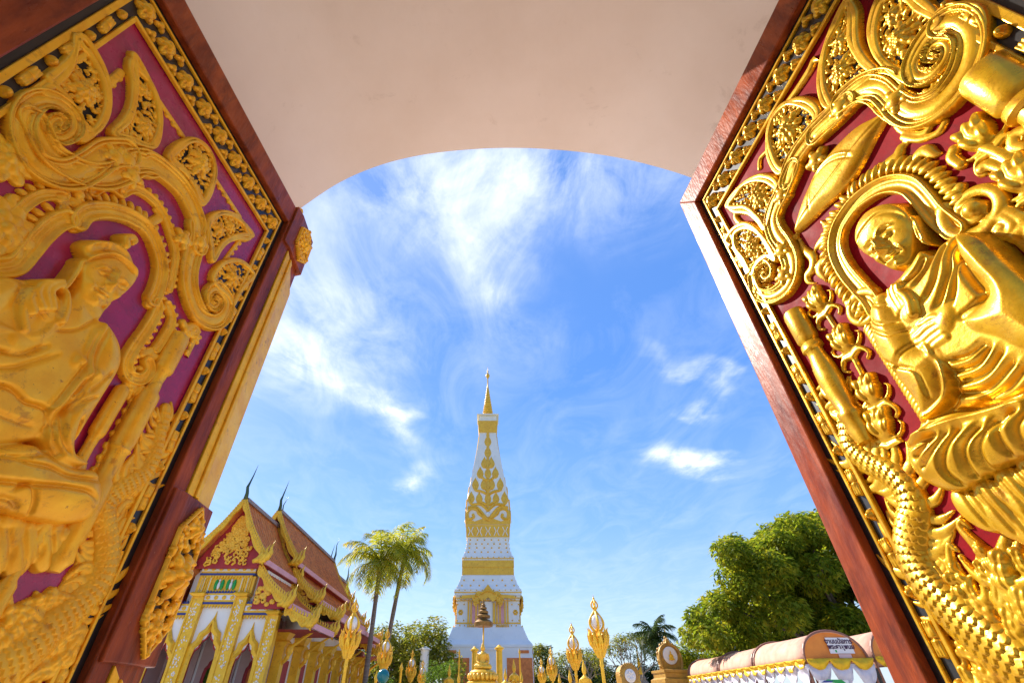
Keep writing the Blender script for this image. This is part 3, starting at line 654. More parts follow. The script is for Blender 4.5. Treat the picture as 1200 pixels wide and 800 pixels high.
    hf.dome(A((260, 600), (330, 620), (380, 690), (500, 650), (550, 700), (470, 810), (380, 830), (310, 760)), .085, .03, .1)
    hf.blur(2)
    # robe folds
    for ln, w, a in ((((475, 300), (458, 380), (462, 470), (435, 590), (405, 650)), .022, -.028), (((425, 330), (403, 420), (392, 520), (352, 610)), .022, -.026), (((372, 360), (342, 460), (292, 545)), .020, -.024), (((330, 405), (292, 480), (232, 540)), .018, -.02),
                     (((505, 345), (492, 450), (492, 560), (470, 645)), .022, -.028), (((482, 300), (500, 395), (562, 495), (635, 580)), .026, -.034), (((530, 690), (590, 640), (650, 580)), .022, -.03),
                     (((470, 890), (560, 865), (640, 800)), .022, -.026), (((480, 945), (600, 905), (665, 810)), .024, -.03), (((500, 995), (640, 945), (725, 830)), .024, -.03), (((480, 1045), (640, 1020), (785, 880)), .026, -.03), (((600, 1075), (740, 1015), (840, 900)), .024, -.028), (((560, 1100), (780, 1050), (900, 950)), .022, -.024),
                     (((90, 690), (150, 720), (245, 712)), .014, -.014), (((90, 625), (160, 636), (225, 626)), .014, -.014), (((100, 742), (200, 772), (295, 745)), .014, -.014), (((150, 890), (240, 920), (340, 945), (385, 1060)), .014, -.016), (((120, 560), (170, 575), (215, 560)), .012, -.012),
                     (((360, 815), (430, 880), (468, 980), (452, 1060), (400, 1115), (320, 1182)), .020, .026), (((385, 830), (450, 900), (492, 985), (475, 1070), (420, 1125)), .022, -.03),
                     (((180, 900), (200, 960), (260, 860), (330, 800)), .02, -.02),
                     (((560, 1190), (495, 1300), (482, 1400), (540, 1480)), .026, -.030), (((655, 1180), (575, 1300), (585, 1420), (600, 1450)), .026, -.030), (((735, 1150), (645, 1280), (655, 1395), (705, 1395)), .026, -.028), (((810, 1110), (735, 1200), (765, 1340)), .026, -.028), (((440, 1230), (362, 1320), (340, 1350)), .026, -.03), (((500, 1210), (420, 1330), (370, 1400)), .022, -.024), (((900, 1080), (830, 1200), (850, 1320)), .026, -.028), (((1000, 1040), (930, 1160), (950, 1300)), .026, -.028),
                     (((300, 1275), (420, 1205), (560, 1155), (730, 1105), (900, 1050)), .024, .022), (((290, 1240), (420, 1165), (560, 1120), (720, 1080)), .022, -.026), (((275, 1300), (330, 1290), (420, 1240)), .02, -.02), (((300, 1240), (340, 1235), (400, 1215)), .014, .014)):
        hf.carve(cr(A(*ln), 8), w*(.85 if a < 0 else 1.1), a*1.35)
    # hands: an open palm raised above a cupped hand
    rw = .017
    hf.tube(cr(A((420, 870), (372, 790), (325, 725), (300, 690)), 6), lambda t: .045-.008*t, .10, .9)
    hf.ell(A((285, 668))[0], .062, .046, 1.0, .10, .045)
    for ln in (((238, 655), (207, 612), (192, 585), (186, 560)), ((252, 640), (222, 592), (207, 562), (205, 540)), ((266, 628), (242, 584), (228, 556), (226, 535)), ((230, 680), (205, 640), (192, 618), (185, 600))): hf.tube(cr(A(*ln), 6), lambda t: rw*(1-.3*t), .122, 1.15)
    hf.tube(cr(A((312, 668), (300, 620), (278, 590), (252, 572)), 6), lambda t: .021-.006*t, .15, 1.0)
    hf.ell(A((455, 705))[0], .078, .050, .75, .10, .05)
    hf.tube(cr(A((600, 680), (540, 690), (470, 700)), 6), lambda t: .050-.008*t, .08, 1)
    for ln in (((440, 690), (395, 690), (360, 712), (338, 722)), ((430, 735), (385, 765), (350, 795), (322, 806)), ((445, 760), (400, 790), (370, 815), (345, 825)), ((462, 780), (425, 805), (395, 828), (372, 835)), ((420, 712), (372, 735), (340, 765), (318, 782))): hf.tube(cr(A(*ln), 6), lambda t: .019*(1-.3*t), .125, 1.15)
    # head
    head = [(8, 310), (18, 255), (55, 198), (115, 162), (185, 150), (240, 178), (272, 222), (290, 290), (293, 350), (278, 415), (240, 458), (192, 470), (150, 452), (100, 420), (50, 390), (18, 352)]
    hf.dome(ZH((250, 212), (272, 208), (296, 260), (325, 312), (352, 345), (330, 352), (292, 332), (268, 285)), .09, .03, .03)
    hf.dome(p(zz(1000, 200, 4, *head), .055), .08, .05, .075, power=.5)
    hf.carve(cr(ZH((262, 225), (282, 270), (310, 330)), 6), .014, -0.0245)
    hf.carve(cr(ZH((14, 345), (25, 310), (70, 255), (125, 205), (190, 198), (245, 225)), 8), .014, -0.0175); hf.bump(ZH((110, 215))[0], .12, .05, .5, 0.0105)
    q = lambda x, y: ZH((x, y))[0]
    hf.bump(q(92, 345), .030, .020, .3, -.013); hf.bump(q(165, 270), .030, .020, .3, -.013)        # eye sockets
    hf.bump(q(100, 372), .022, .013, .9, .017); hf.bump(q(170, 296), .022, .013, .9, .017)         # lids
    hf.carve(cr(ZH((72, 388), (98, 392), (118, 372)), 6), .009, -0.0192); hf.carve(cr(ZH((148, 325), (175, 315), (195, 288)), 6), .009, -0.0192)
    hf.carve(cr(ZH((55, 360), (85, 335), (115, 345)), 6), .012, 0.0175); hf.carve(cr(ZH((118, 308), (140, 268), (190, 252)), 6), .012, 0.0175)
    hf.carve(cr(ZH((118, 320), (138, 345), (158, 372)), 6), lambda t: .016+.014*t, 0.0525); hf.bump(q(160, 376), .022, .016, .4, 0.0350); hf.bump(q(140, 385), .011, .010, 0, 0.0175); hf.bump(q(178, 364), .011, .010, 0, 0.0175)
    hf.bump(q(118, 418), .030, .026, 0, 0.0210); hf.bump(q(232, 352), .030, .028, 0, 0.0210)
    hf.carve(cr(ZH((148, 430), (172, 415), (195, 408), (212, 390), (228, 375)), 6), .009, -0.0262); hf.carve(cr(ZH((160, 420), (178, 405), (195, 398), (215, 382)), 6), .010, 0.0210); hf.carve(cr(ZH((165, 436), (190, 424), (215, 402)), 6), .013, 0.0245)
    hf.bump(q(215, 440), .026, .02, .6, 0.0245); hf.carve(cr(ZH((140, 402), (142, 420), (150, 436)), 6), .009, -0.0123); hf.carve(cr(ZH((205, 350), (228, 360), (236, 378)), 6), .009, -0.0123)
    hf.blur(1); fig = hf.mesh('seated_monk', G); fig['label'] = 'gilt shaven-headed monk seated cross-legged with hands before the chest'
    # lotus seat
    seat = A((455, 1530), (560, 1485), (800, 1365), (1000, 1260), (1150, 1200), (1150, 1900), (1000, 1820), (800, 1700), (640, 1605), (540, 1570)); hf = HF(D, [seat]); hf.dome(seat, .045, .04, .1)
    rows = [((520, 1545), (620, 1490), (730, 1440), (840, 1380), (950, 1320), (1060, 1270)), ((640, 1580), (740, 1520), (850, 1460), (960, 1400), (1070, 1350)), ((740, 1630), (850, 1560), (960, 1500), (1070, 1450)), ((860, 1680), (970, 1600), (1080, 1540))]
    for i, r in enumerate(rows):
        for c in A(*r): hf.ell(c+np.array((0, -.03)), .085, .05, R_(112), .06-.006*i, .04)
    for r in rows:
        for c in A(*r): hf.carve(np.array([c+(0, .06), c+(.02, -.09)]), .014, -.012)
    hf.blur(1); hf.mesh('lotus_seat', G)
    # naga and the flames it rises from
    ng = p([(968, 448), (973, 462), (983, 480), (986, 502), (991, 524), (1010, 541), (1034, 553), (1053, 571), (1063, 594), (1061, 617), (1060, 640), (1066, 660), (1077, 680), (1092, 698), (1110, 716), (1131, 735), (1157, 756), (1190, 782), (1230, 815)], .04)
    naga(D, ng, [.028, .042, .048, .050, .055, .062, .068, .072, .078, .085, .09, .085], G, .10, 4)
    hf = HF(D, [ng[:4]], .2)
    for a, b, bd, w in (((972, 465), (955, 443), .2, .035), ((968, 452), (949, 462), -.2, .03), ((966, 458), (955, 480), -.25, .028), ((978, 470), (958, 497), -.2, .03), ((972, 450), (965, 430), .2, .026), ((984, 470), (990, 440), .15, .03), ((985, 480), (998, 462), .2, .03)):
        a, b = p([a, b], .03); flame(hf, a, b, bd, w, .012, 1.1)
    hf.ell(p([(969, 452)], .05)[0], .04, .03, 1, .03, .05); hf.ell(p([(964, 448)], .06)[0], .012, .012, 0, .06, .03)
    hf.blur(1); hf.mesh('naga_head', G)
    hf = HF(D, [box4(Z8, 100, 0, 950, 900)], .1); rng = random.Random(8)
    fl = [((640, 520), (435, 185), .25, .05), ((560, 420), (385, 205), -.15, .035), ((700, 420), (490, 75), -.18, .05), ((650, 320), (570, 190), .3, .03), ((800, 420), (705, 110), .22, .06), ((760, 560), (680, 300), -.2, .05), ((740, 700), (620, 440), .2, .055), ((820, 640), (730, 400), .2, .05), ((660, 760), (460, 660), -.3, .05), ((600, 830), (500, 690), .25, .045), ((700, 860), (560, 720), -.2, .05), ((540, 470), (500, 380), .3, .03), ((620, 450), (530, 310), .2, .032), ((860, 800), (760, 600), .25, .06), ((780, 860), (650, 700), -.2, .055), ((900, 560), (800, 300), .2, .06), ((850, 300), (760, 130), .25, .04), ((350, 260), (345, 170), .3, .028), ((400, 330), (345, 235), -.35, .03), ((450, 400), (400, 320), -.3, .028), ((930, 420), (870, 200), -.2, .05), ((950, 800), (860, 560), -.2, .06)]
    for a, b, bd, w in fl:
        a, b = Z8(a, b); flame(hf, a, b, bd, w*1.05, .01, 1.0, .08); flame(hf, a+(b-a)*.25, a+(b-a)*.62+np.array((-(b-a)[1], (b-a)[0]))*.25*(1 if bd < 0 else -1), -bd, w*.6, .016, 1.0, .06)
        for k in (.25, .45, .65): q_ = a+(b-a)*k+np.array((-(b-a)[1], (b-a)[0]))*bd*.75; hf.ell(q_, w*.42, w*.42, 0, .012+w*.6, w*.4)
        mid = a+(b-a)*.5; hf.carve(cr([a, a+(b-a)*.35+np.array((-(b-a)[1], (b-a)[0]))*bd*.75, a+(b-a)*.8+np.array((-(b-a)[1], (b-a)[0]))*bd*.4], 6), .012, -.010)
    hf.blur(1); hf.mesh('flame_relief', G)
right_leaf()
# ---------------------------------------------------------------- left leaf: the seated deity
LL = Leaf((332, 261), (181, 0), TOP, 'temple_door_leaf', 'left door leaf in shade, maroon panel with a gilt diademed figure, gilded post on edge')
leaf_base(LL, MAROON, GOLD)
def left_leaf():
    D = LL; G = GOLD; p = D.P
    Z1 = lambda *q: p(zz(0, 0, 4, *q)); ZR = lambda *q: p(zz(0, 0, 2.9625, *q)); Z4 = lambda *q: p(zz(180, 200, 4, *q)); C = lambda *q: p(zz(0, 200, 4, *q), .06); ZH = lambda *q: p(zz(0, 200, 4, *q), .07); Z3 = lambda *q: p(zz(0, 200, 4, *q))
    Z6 = lambda *q: p(zz(150, 350, 4, *q)); Z7 = lambda *q: p(zz(0, 600, 4, *q)); ZM = lambda *q: p(zz(0, 240, 2.9625, *q)); Z8 = lambda *q: p(zz(90, 550, 3.2, *q))
    up = ZR((205, 440), (215, 425), (200, 410), (175, 425), (180, 465), (215, 480), (255, 450), (250, 400), (205, 360), (150, 345), (100, 365), (72, 420), (78, 490), (115, 560), (180, 600), (250, 605), (310, 575), (370, 535), (440, 530))
    scroll(D, up, [.016, .022, .028, .034, .040, .046, .056, .066, .072, .07], G, .012, .06)
    lobe = np.vstack([ZR((455, 560), (510, 560), (565, 590), (620, 640), (660, 710), (682, 770)), Z4((195, 270), (200, 320), (180, 385), (163, 460), (163, 540), (185, 620), (220, 678), (280, 705), (325, 680), (345, 625), (325, 572), (290, 552), (258, 575), (258, 620), (285, 640), (305, 615), (288, 597))])
    scroll(D, lobe, [.064, .064, .064, .064, .064, .062, .054, .042, .030, .02], G)
    hf = HF(D, [up, lobe]); rng = random.Random(2)
    for pt, r in zip(ZR((110, 420), (105, 460), (130, 500), (165, 540), (195, 565), (150, 400), (210, 560), (140, 470)), (.05, .05, .045, .05, .04, .04, .04, .03)): rosette_at(hf, pt, r, .02, rng, 6)
    for pt in Z4((200, 640), (230, 670), (265, 690), (300, 670), (215, 655), (250, 690)): rosette_at(hf, pt, .028, .02, rng, 5)
    hf.blur(1); hf.mesh('volute_foliage', G)
    hf = HF(D, [up, lobe])
    for c in (ZR((440, 555))[0], ZR((455, 610))[0], Z4((215, 335))[0], Z4((135, 320))[0], ZR((395, 545))[0]):
        hf.ell(c, .042, .04, 0, .03, .05)
        for k in range(5): a = k*1.26+.3; hf.ell(c+np.array((math.cos(a), math.sin(a)))*.042, .028, .022, a, .03, .035)
    hf.blur(1); hf.mesh('knot', G)
    K = [Z1((352, 172), (380, 215), (430, 275), (478, 375), (497, 480), (472, 570), (425, 630), (378, 655), (390, 600), (350, 520), (280, 460), (200, 432), (262, 385), (320, 320), (345, 240)),
         Z1((620, 285), (655, 335), (692, 375), (735, 470), (748, 580), (720, 665), (690, 685), (610, 650), (528, 628), (580, 570), (615, 500), (622, 400), (608, 320)),
         ZR((585, 552), (618, 505), (680, 488), (728, 530), (745, 600), (722, 665), (702, 695), (672, 640), (635, 595)),
         Z4((462, 302), (422, 250), (372, 212), (310, 200), (258, 230), (258, 300), (268, 370), (276, 415), (318, 345), (370, 312), (420, 300)),
         Z4((466, 492), (430, 440), (380, 420), (320, 438), (275, 500), (300, 545), (345, 585), (368, 625), (385, 600), (420, 540))]
    for i, c in enumerate(K): cartouche(D, c, G, 130+i, 2 if i in (0, 1) else 1)
    for i, c in enumerate(K[1:]): cartouche(D, mirror(c), G, 160+i, 1, .05)
    scroll(D, mirror(lobe[:14]), .064, G)
    # straight beaded strips behind the cartouches
    hf = HF(D, [box4(Z4, 290, 40, 480, 800), box4(Z1, 480, 330, 1000, 760)], .2)
    def beadrun(a, b, w=.016):
        a, b = np.array(a), np.array(b); hf.tube(np.array([a, b]), w, .006, .8); n = int(np.hypot(*(b-a))/.05); t = (b-a)/n; nr = np.array((-t[1], t[0]))/np.hypot(*t)
        for k in range(n): hf.ell(a+t*(k+.5)+nr*w*1.1, .017, .012, math.atan2(t[1], t[0]), .006, .018)
    beadrun(*p([(172, 92), (218, 160)])); beadrun(*p([(252, 205), (284, 254)])); beadrun(*p([(262, 310), (284, 280)])); beadrun(*p([(230, 400), (192, 480)])); a, b = Z1((485, 425), (580, 340)); hf.tube(np.array([a, b]), .022, .008, .8); beadrun(a, b)
    hf.blur(1); hf.mesh('bead_strip', G)
    # niche arch of three lobes
    NA = [(0, .55), (.2, .35), (.4, .35), (.55, .75), (.75, .9), (.9, .7), (1, .1)]
    n1 = Z3((-120, 400), (-60, 450), (0, 455), (75, 440), (135, 375), (195, 305), (265, 245), (320, 225)); n2 = Z3((368, 240), (395, 205), (440, 188), (520, 188), (610, 215), (690, 270), (738, 370), (755, 470), (735, 560), (715, 600))
    n3 = ZM((545, 340), (545, 370), (512, 430), (470, 490), (440, 545), (448, 590), (490, 605), (520, 575), (515, 545))
    def arch(nl, w, name, teeth=None, hs=.05):
        nl = cr(nl, 8); hf = HF(D, [nl]); hf.band(nl, w, NA, .012, hs); hf.blur(1); hf.mesh(name, G)
        if teeth:
            t_ = np.gradient(nl, axis=0); t_ /= np.hypot(*t_.T)[:, None]; nrm = np.stack([-t_[:, 1], t_[:, 0]], 1)*teeth; o = nl+nrm*w*1.25; hf = HF(D, [o]); L = cuts(o); s = .02
            while s < L[-1]-.02:
                i = min(int(np.searchsorted(L, s)), len(o)-1); a = math.atan2(nrm[i][1], nrm[i][0]); hf.ell(o[i], .032 if w > .035 else .022, .016, a-.25, .008, .026); s += .042
            hf.blur(1); hf.mesh('dentil_row', G)
    c0 = C((450, 420))[0]
    sgn = lambda nl: 1 if ((nl[len(nl)//2]-c0)@np.array((-(nl[-1]-nl[0])[1], (nl[-1]-nl[0])[0]))) > 0 else -1
    arch(n1, .045, 'niche_arch', sgn(n1)); arch(n2, .045, 'niche_arch', sgn(n2)); arch(n3, .034, 'niche_arch', -sgn(n3) if False else sgn(n3), .045)
    for q in (Z3((20, 245), (60, 215), (150, 140), (220, 112), (300, 118)), Z3((440, 100), (480, 75), (530, 75), (575, 108)), np.vstack([Z3((580, 105), (640, 85), (720, 135), (770, 205)), ZM((595, 100), (612, 170), (602, 240), (588, 290))]), ZM((585, 345), (600, 400), (575, 455), (545, 500))): arch(q, .026, 'outer_arch', sgn(q), .035)
    hf = HF(D, [box4(Z3, -60, -80, 860, 900), box4(ZM, 0, 280, 720, 720)], .1)
    def curl(pts, w=.026): hf.tube(cr(pts, 8), lambda t: w*(1-.55*t), .012, 1.1)
    for q in (Z3((320, 225), (300, 180), (330, 150)), Z3((330, 235), (360, 255), (372, 275), (350, 280)), Z3((365, 245), (345, 265)), Z3((380, 165), (360, 160), (372, 140), (400, 150)), Z3((380, 110), (375, 85), (410, 80), (430, 110)), Z3((700, 250), (750, 210), (735, 180)), Z3((720, 240), (775, 215), (770, 180)), Z3((715, 600), (700, 625), (740, 640), (760, 610)), Z3((60, 160), (70, 125), (105, 130)), Z3((580, 20), (610, 45), (650, 30)), Z3((290, 130), (325, 115), (320, 85)), Z3((740, 620), (780, 640), (800, 620)),
              ZM((590, 500), (610, 470), (602, 455)), ZM((530, 520), (570, 535), (600, 500), (570, 495)), ZM((500, 515), (540, 500), (575, 470)), ZM((455, 600), (460, 625), (495, 625), (500, 660)), ZM((480, 690), (500, 655), (480, 630)), ZM((640, 410), (660, 440), (690, 455)), ZM((650, 430), (680, 415), (700, 440)), ZM((590, 290), (605, 265), (600, 300))): curl(q)
    rosette_at(hf, Z3((20, 270))[0], .12, .012, rng, 9); rosette_at(hf, ZR((30, 550))[0], .10, .012, rng, 8); rosette_at(hf, ZR((85, 575))[0], .05, .012, rng, 6)
    for q in ZM((660, 440), (685, 455), (675, 435), (460, 640)): rosette_at(hf, q, .05, .012, rng, 6)
    hf.blur(1); hf.mesh('corner_curl', G)
    # columns
    a = p([(217, 394)], .05)[0]; b = p([(150, 528)], .05)[0]
    rings = lambda z: [(z, .5), (z-.015, .9), (z-.03, 1.0), (z-.23, 1.0), (z-.245, .9), (z-.255, .7), (z-.30, .62), (z-.36, .7), (z-.38, .98), (z-.40, 1.0), (z-.64, 1.0), (z-.66, .9), (z-.67, 1.0), (z-.69, .75), (z-.80, .66), (z-.82, .95), (z-1.05, 1.0), (z-1.07, .8), (z-1.15, .7), (z-1.17, 1.0), (z-1.42, 1.0), (z-1.46, .6)]
    ze = p([(72, 672)], .03)[0][1]; cut = lambda R_, z: [q for q in R_ if q[0] > z+.05]+[(z+.04, 1.0), (z+.02, .7), (z, .5)]
    column(D, a[0], 0, 0, .056, G, cut(rings(a[1]+.02), ze)[::-1])
    c = p([(150, 456)], .05)[0]; column(D, c[0], 0, 0, .036, G, rings(c[1]+.02)[::-1])
    column(D, WID-a[0], 0, 0, .056, G, cut(rings(a[1]-.42), ze-.3)[::-1])
    hf = HF(D, [p([(163, 470), (108, 565)])], .1); beadrun(*p([(163, 465), (105, 575)]), .02); hf.ell(p([(165, 458)])[0], .035, .04, 0, .01, .04); hf.blur(1); hf.mesh('bead_strip', G)
    # ---- the seated figure: one continuous relief
    A = C
    hf = HF(D, [box4(A, -500, 290, 690, 1680)], .03, .0036)
    torso = [(385, 560), (340, 590), (270, 590), (150, 510), (0, 488), (-200, 470), (-420, 520), (-500, 700), (-480, 1000), (-380, 1300), (-200, 1330), (150, 1270), (350, 1240), (400, 1170), (480, 1050), (550, 930), (562, 830), (530, 760), (480, 705), (455, 660)]
    hf.dome(A((375, 540), (420, 600), (500, 640), (480, 700), (430, 720), (360, 640)), .06, .045, .06)
    hf.dome(A(*torso), .05, .085, .2)
    lap = [(-560, 1250), (-200, 1300), (0, 1288), (150, 1278), (200, 1310), (330, 1385), (440, 1400), (472, 1480), (465, 1560), (440, 1600), (400, 1640), (300, 1662), (200, 1652), (100, 1632), (0, 1600), (-200, 1560), (-560, 1500)]
    hf.dome(A(*lap), .075, .12, .14)
    hf.dome(A((472, 705), (530, 760), (560, 840), (552, 930), (482, 1050), (402, 1180), (352, 1280), (372, 1335), (432, 1370), (350, 1392), (250, 1372), (200, 1300), (190, 1225), (262, 1100), (342, 960), (402, 830)), .08, .095, .11)
    hf.dome(A((-420, 560), (-200, 500), (-40, 488), (60, 500), (100, 560), (40, 660), (-60, 740), (-250, 800), (-400, 760)), .08, .09, .12)
    hf.dome(A((-200, 700), (-60, 690), (60, 740), (150, 740), (205, 690), (250, 650), (275, 560), (285, 600), (270, 700), (215, 780), (130, 815), (0, 770), (-200, 830)), .11, .05, .06)
    hf.blur(2)
    for ln, w, a in ((((-200, 800), (0, 850), (100, 853), (195, 818)), .022, -.022), (((-300, 900), (0, 925), (120, 900), (250, 860)), .02, -.014), (((-300, 980), (0, 1012), (100, 1082), (190, 1112), (205, 1170)), .020, -.024), (((-200, 1060), (0, 1150), (150, 1200)), .02, -.012), (((240, 752), (340, 747), (420, 712), (468, 692)), .012, -.016),
                     (((472, 706), (400, 840), (380, 930), (340, 985), (270, 1070), (200, 1145)), .035, .018), (((440, 760), (392, 850), (362, 930), (318, 985), (250, 1070), (200, 1120)), .014, -.018), (((490, 730), (420, 860), (400, 940), (360, 1000), (300, 1070)), .014, -.018),
                     (((335, 1062), (275, 1140), (262, 1250), (305, 1332)), .020, -.020), (((355, 1150), (335, 1250), (345, 1335)), .018, -.018), (((240, 1180), (232, 1265), (268, 1338)), .018, -.018), (((300, 1090), (245, 1170), (240, 1200)), .016, -.014), (((210, 1190), (205, 1270), (250, 1350)), .016, -.016), (((430, 1060), (360, 1080), (300, 1130)), .018, -.016), (((500, 940), (430, 1000), (380, 1040)), .018, -.014), (((390, 1350), (420, 1365), (460, 1400)), .016, -.014),
                     (((-200, 1440), (0, 1462), (120, 1472), (250, 1482), (360, 1502), (412, 1545)), .020, -.022), (((20, 1342), (100, 1372), (200, 1392), (290, 1432), (455, 1452)), .020, -.022), (((-100, 1320), (20, 1340), (170, 1332)), .018, -.016), (((0, 1500), (80, 1472), (112, 1530), (118, 1620)), .016, -.018), (((-200, 1520), (0, 1540), (60, 1590)), .018, -.016)):
        hf.carve(cr(A(*ln), 8), w*(.9 if a < 0 else 1.1), a*1.8)
    for k in ((345, 880), (330, 905), (365, 900), (395, 950), (380, 965), (420, 955)): hf.bump(A(k)[0], .024, .018, .5, .022)
    # raised hand
    hf.ell(A((205, 640))[0], .075, .05, 1.0, .11, .045); hf.tube(cr(A((60, 790), (140, 760), (200, 680)), 6), lambda t: .06-.012*t, .09, .9)
    for ln in (((110, 660), (95, 600), (125, 560), (170, 548)), ((150, 640), (130, 575), (165, 530), (215, 522)), ((180, 640), (170, 560), (205, 528), (258, 520)), ((205, 640), (200, 570), (230, 545), (262, 535))): hf.tube(cr(A(*ln), 6), lambda t: .020*(1-.35*t), .150, 1.5)
    hf.tube(cr(A((255, 700), (278, 640), (280, 585), (268, 560)), 6), lambda t: .022-.009*t, .145, 1.4); hf.tube(cr(A((80, 740), (70, 660), (85, 600), (110, 565)), 6), .019, .14, 1.4)
    # head, long ears and diadem
    q = lambda x, y: ZH((x, y))[0]
    hf.dome(ZH((415, 408), (385, 415), (370, 445), (330, 500), (288, 552), (325, 562), (365, 520), (395, 470)), .08, .035, .03)
    hf.dome(ZH((520, 615), (480, 655), (465, 690), (480, 695), (510, 660), (545, 620)), .07, .03, .03)
    hf.dome(ZH((420, 420), (400, 350), (440, 322), (500, 322), (560, 328), (610, 360), (640, 410), (652, 455), (645, 490), (625, 500), (590, 550), (450, 560)), .068, .030, .045, power=.5)
    hf.dome(ZH((400, 440), (388, 500), (386, 560), (405, 605), (440, 630), (478, 640), (530, 622), (606, 570), (652, 512), (660, 460), (606, 408), (540, 378), (470, 385), (430, 400)), .085, .030, .05, power=.5)
    hf.carve(cr(ZH((405, 420), (450, 395), (530, 385), (590, 415), (632, 462), (645, 488)), 8), .016, 0.0280); hf.carve(cr(ZH((405, 432), (460, 410), (530, 400), (582, 428), (622, 478)), 8), .010, -0.0245)
    hf.carve(cr(ZH((420, 345), (470, 335), (550, 345), (620, 400)), 8), .016, 0.0210)
    for k in ((425, 340), (455, 328), (490, 335), (520, 345)): hf.bump(q(*k), .024, .018, .3, 0.0280)
    hf.tube(cr(ZH((600, 345), (600, 318), (625, 308), (642, 325), (630, 340)), 6), lambda t: .022-.008*t, .10, 1); pass
    hf.bump(q(490, 470), .030, .018, -.5, -.010); hf.bump(q(572, 528), .026, .018, -.5, -.014)
    hf.bump(q(488, 478), .021, .011, -.55, .012); hf.bump(q(570, 536), .018, .010, -.55, .005)
    hf.carve(cr(ZH((462, 475), (490, 492), (516, 500)), 6), .008, -0.0175); hf.carve(cr(ZH((550, 538), (570, 553), (592, 556)), 6), .008, -0.0175)
    hf.carve(cr(ZH((450, 458), (485, 448), (520, 472), (530, 490)), 6), .012, 0.0175); hf.carve(cr(ZH((552, 510), (580, 512), (605, 540)), 6), .012, 0.0175)
    hf.carve(cr(ZH((545, 466), (532, 500), (514, 535)), 6), lambda t: .018+.013*t, .050); hf.bump(q(512, 536), .021, .015, .4, .026); hf.bump(q(480, 540), .010, .010, 0, 0.0175); hf.bump(q(515, 558), .010, .010, 0, 0.0175)
    hf.bump(q(430, 530), .030, .026, 0, 0.0192); hf.bump(q(555, 590), .028, .024, 0, 0.0175)
    hf.carve(cr(ZH((438, 545), (460, 568), (485, 580), (508, 592)), 6), .008, -0.0245); hf.carve(cr(ZH((452, 552), (475, 566), (500, 580)), 6), .009, 0.0192); hf.carve(cr(ZH((445, 568), (468, 585), (492, 596)), 6), .012, 0.0227)
    hf.bump(q(450, 610), .026, .02, .6, 0.0227)
    hf.blur(1); fig = hf.mesh('seated_figure', G); fig['label'] = 'gilt seated figure with a diadem, one hand raised in front of the shoulder'
    # lotus petals and beading below the lap
    S = lambda *q: p(zz(0, 200, 4, *q), .03)
    seat = S((-560, 1500), (0, 1560), (130, 1590), (335, 1650), (345, 1690), (290, 1730), (180, 1800), (0, 1872), (-200, 1920), (-560, 1960)); hf = HF(D, [seat]); hf.dome(seat, .03, .03, .08)
    for i, c in enumerate(S((240, 1735), (110, 1760), (-30, 1790), (-180, 1800), (-330, 1820), (-470, 1830), (180, 1695), (40, 1700), (-110, 1700), (-260, 1700))):
        hf.ell(c, .11, .06, R_(70), .03, .045); hf.carve(cr([c+(.05, .05), c+(0, -.01), c+(-.05, -.07)], 6), .016, -.014)
    for k in range(22): c = S((330-40*k, 1692-6.2*k))[0]; hf.ell(c, .02, .02, 0, .05, .024)
    for c in S((310, 1700), (285, 1708), (60, 1645), (20, 1640)): hf.ell(c, .03, .026, 0, .05, .03)
    hf.blur(1); hf.mesh('lotus_seat', G)
    # naga and flames
    ng = p([(201, 478), (198, 490), (194, 505), (188, 528), (178, 552), (160, 566), (143, 577), (130, 592), (129, 612), (132, 638), (130, 660), (121, 682), (105, 703), (82, 724), (60, 742), (35, 765), (0, 790), (-60, 830)], .04)
    naga(D, ng, [.03, .04, .045, .05, .055, .06, .068, .074, .08, .085, .08], G, .10, 9)
    hf = HF(D, [ng[:6], box4(Z8, 150, 0, 380, 280)], .2)
    for a, b, bd, w in (((198, 492), (206, 470), .2, .03), ((196, 495), (190, 476), -.3, .03), ((190, 520), (168, 510), .25, .03), ((185, 535), (163, 532), .25, .03), ((188, 530), (203, 512), -.2, .032), ((175, 560), (150, 548), .25, .03), ((160, 575), (186, 575), -.25, .03), ((168, 572), (196, 556), -.2, .03), ((140, 600), (172, 590), -.25, .03), ((142, 620), (164, 606), -.25, .03), ((140, 640), (158, 626), -.25, .028), ((196, 500), (202, 488), .2, .03)):
        a, b = p([a, b], .03); flame(hf, a, b, bd, w*1.15, .01, 1.0)
    hf.blur(1); hf.mesh('naga_crest', G)
    hf = HF(D, [box4(Z7, -300, 200, 560, 1000)], .1)
    fl = [((330, 430), (75, 450), .15, .045), ((300, 520), (60, 480), -.12, .045), ((440, 300), (250, 430), -.25, .05), ((250, 560), (-60, 600), .15, .055), ((200, 620), (40, 360), -.2, .05), ((120, 700), (20, 430), .15, .05), ((60, 760), (-60, 560), .15, .055), ((380, 560), (180, 740), .2, .045), ((360, 600), (100, 800), -.15, .05), ((300, 760), (260, 860), .2, .035), ((330, 690), (290, 720), .3, .04), ((240, 740), (60, 840), .2, .045), ((420, 260), (330, 300), .25, .035), ((250, 380), (200, 460), -.2, .035), ((180, 520), (-80, 500), .2, .045), ((100, 600), (-150, 700), -.2, .055), ((0, 700), (-160, 500), .2, .055), ((470, 235), (390, 300), -.25, .032)]
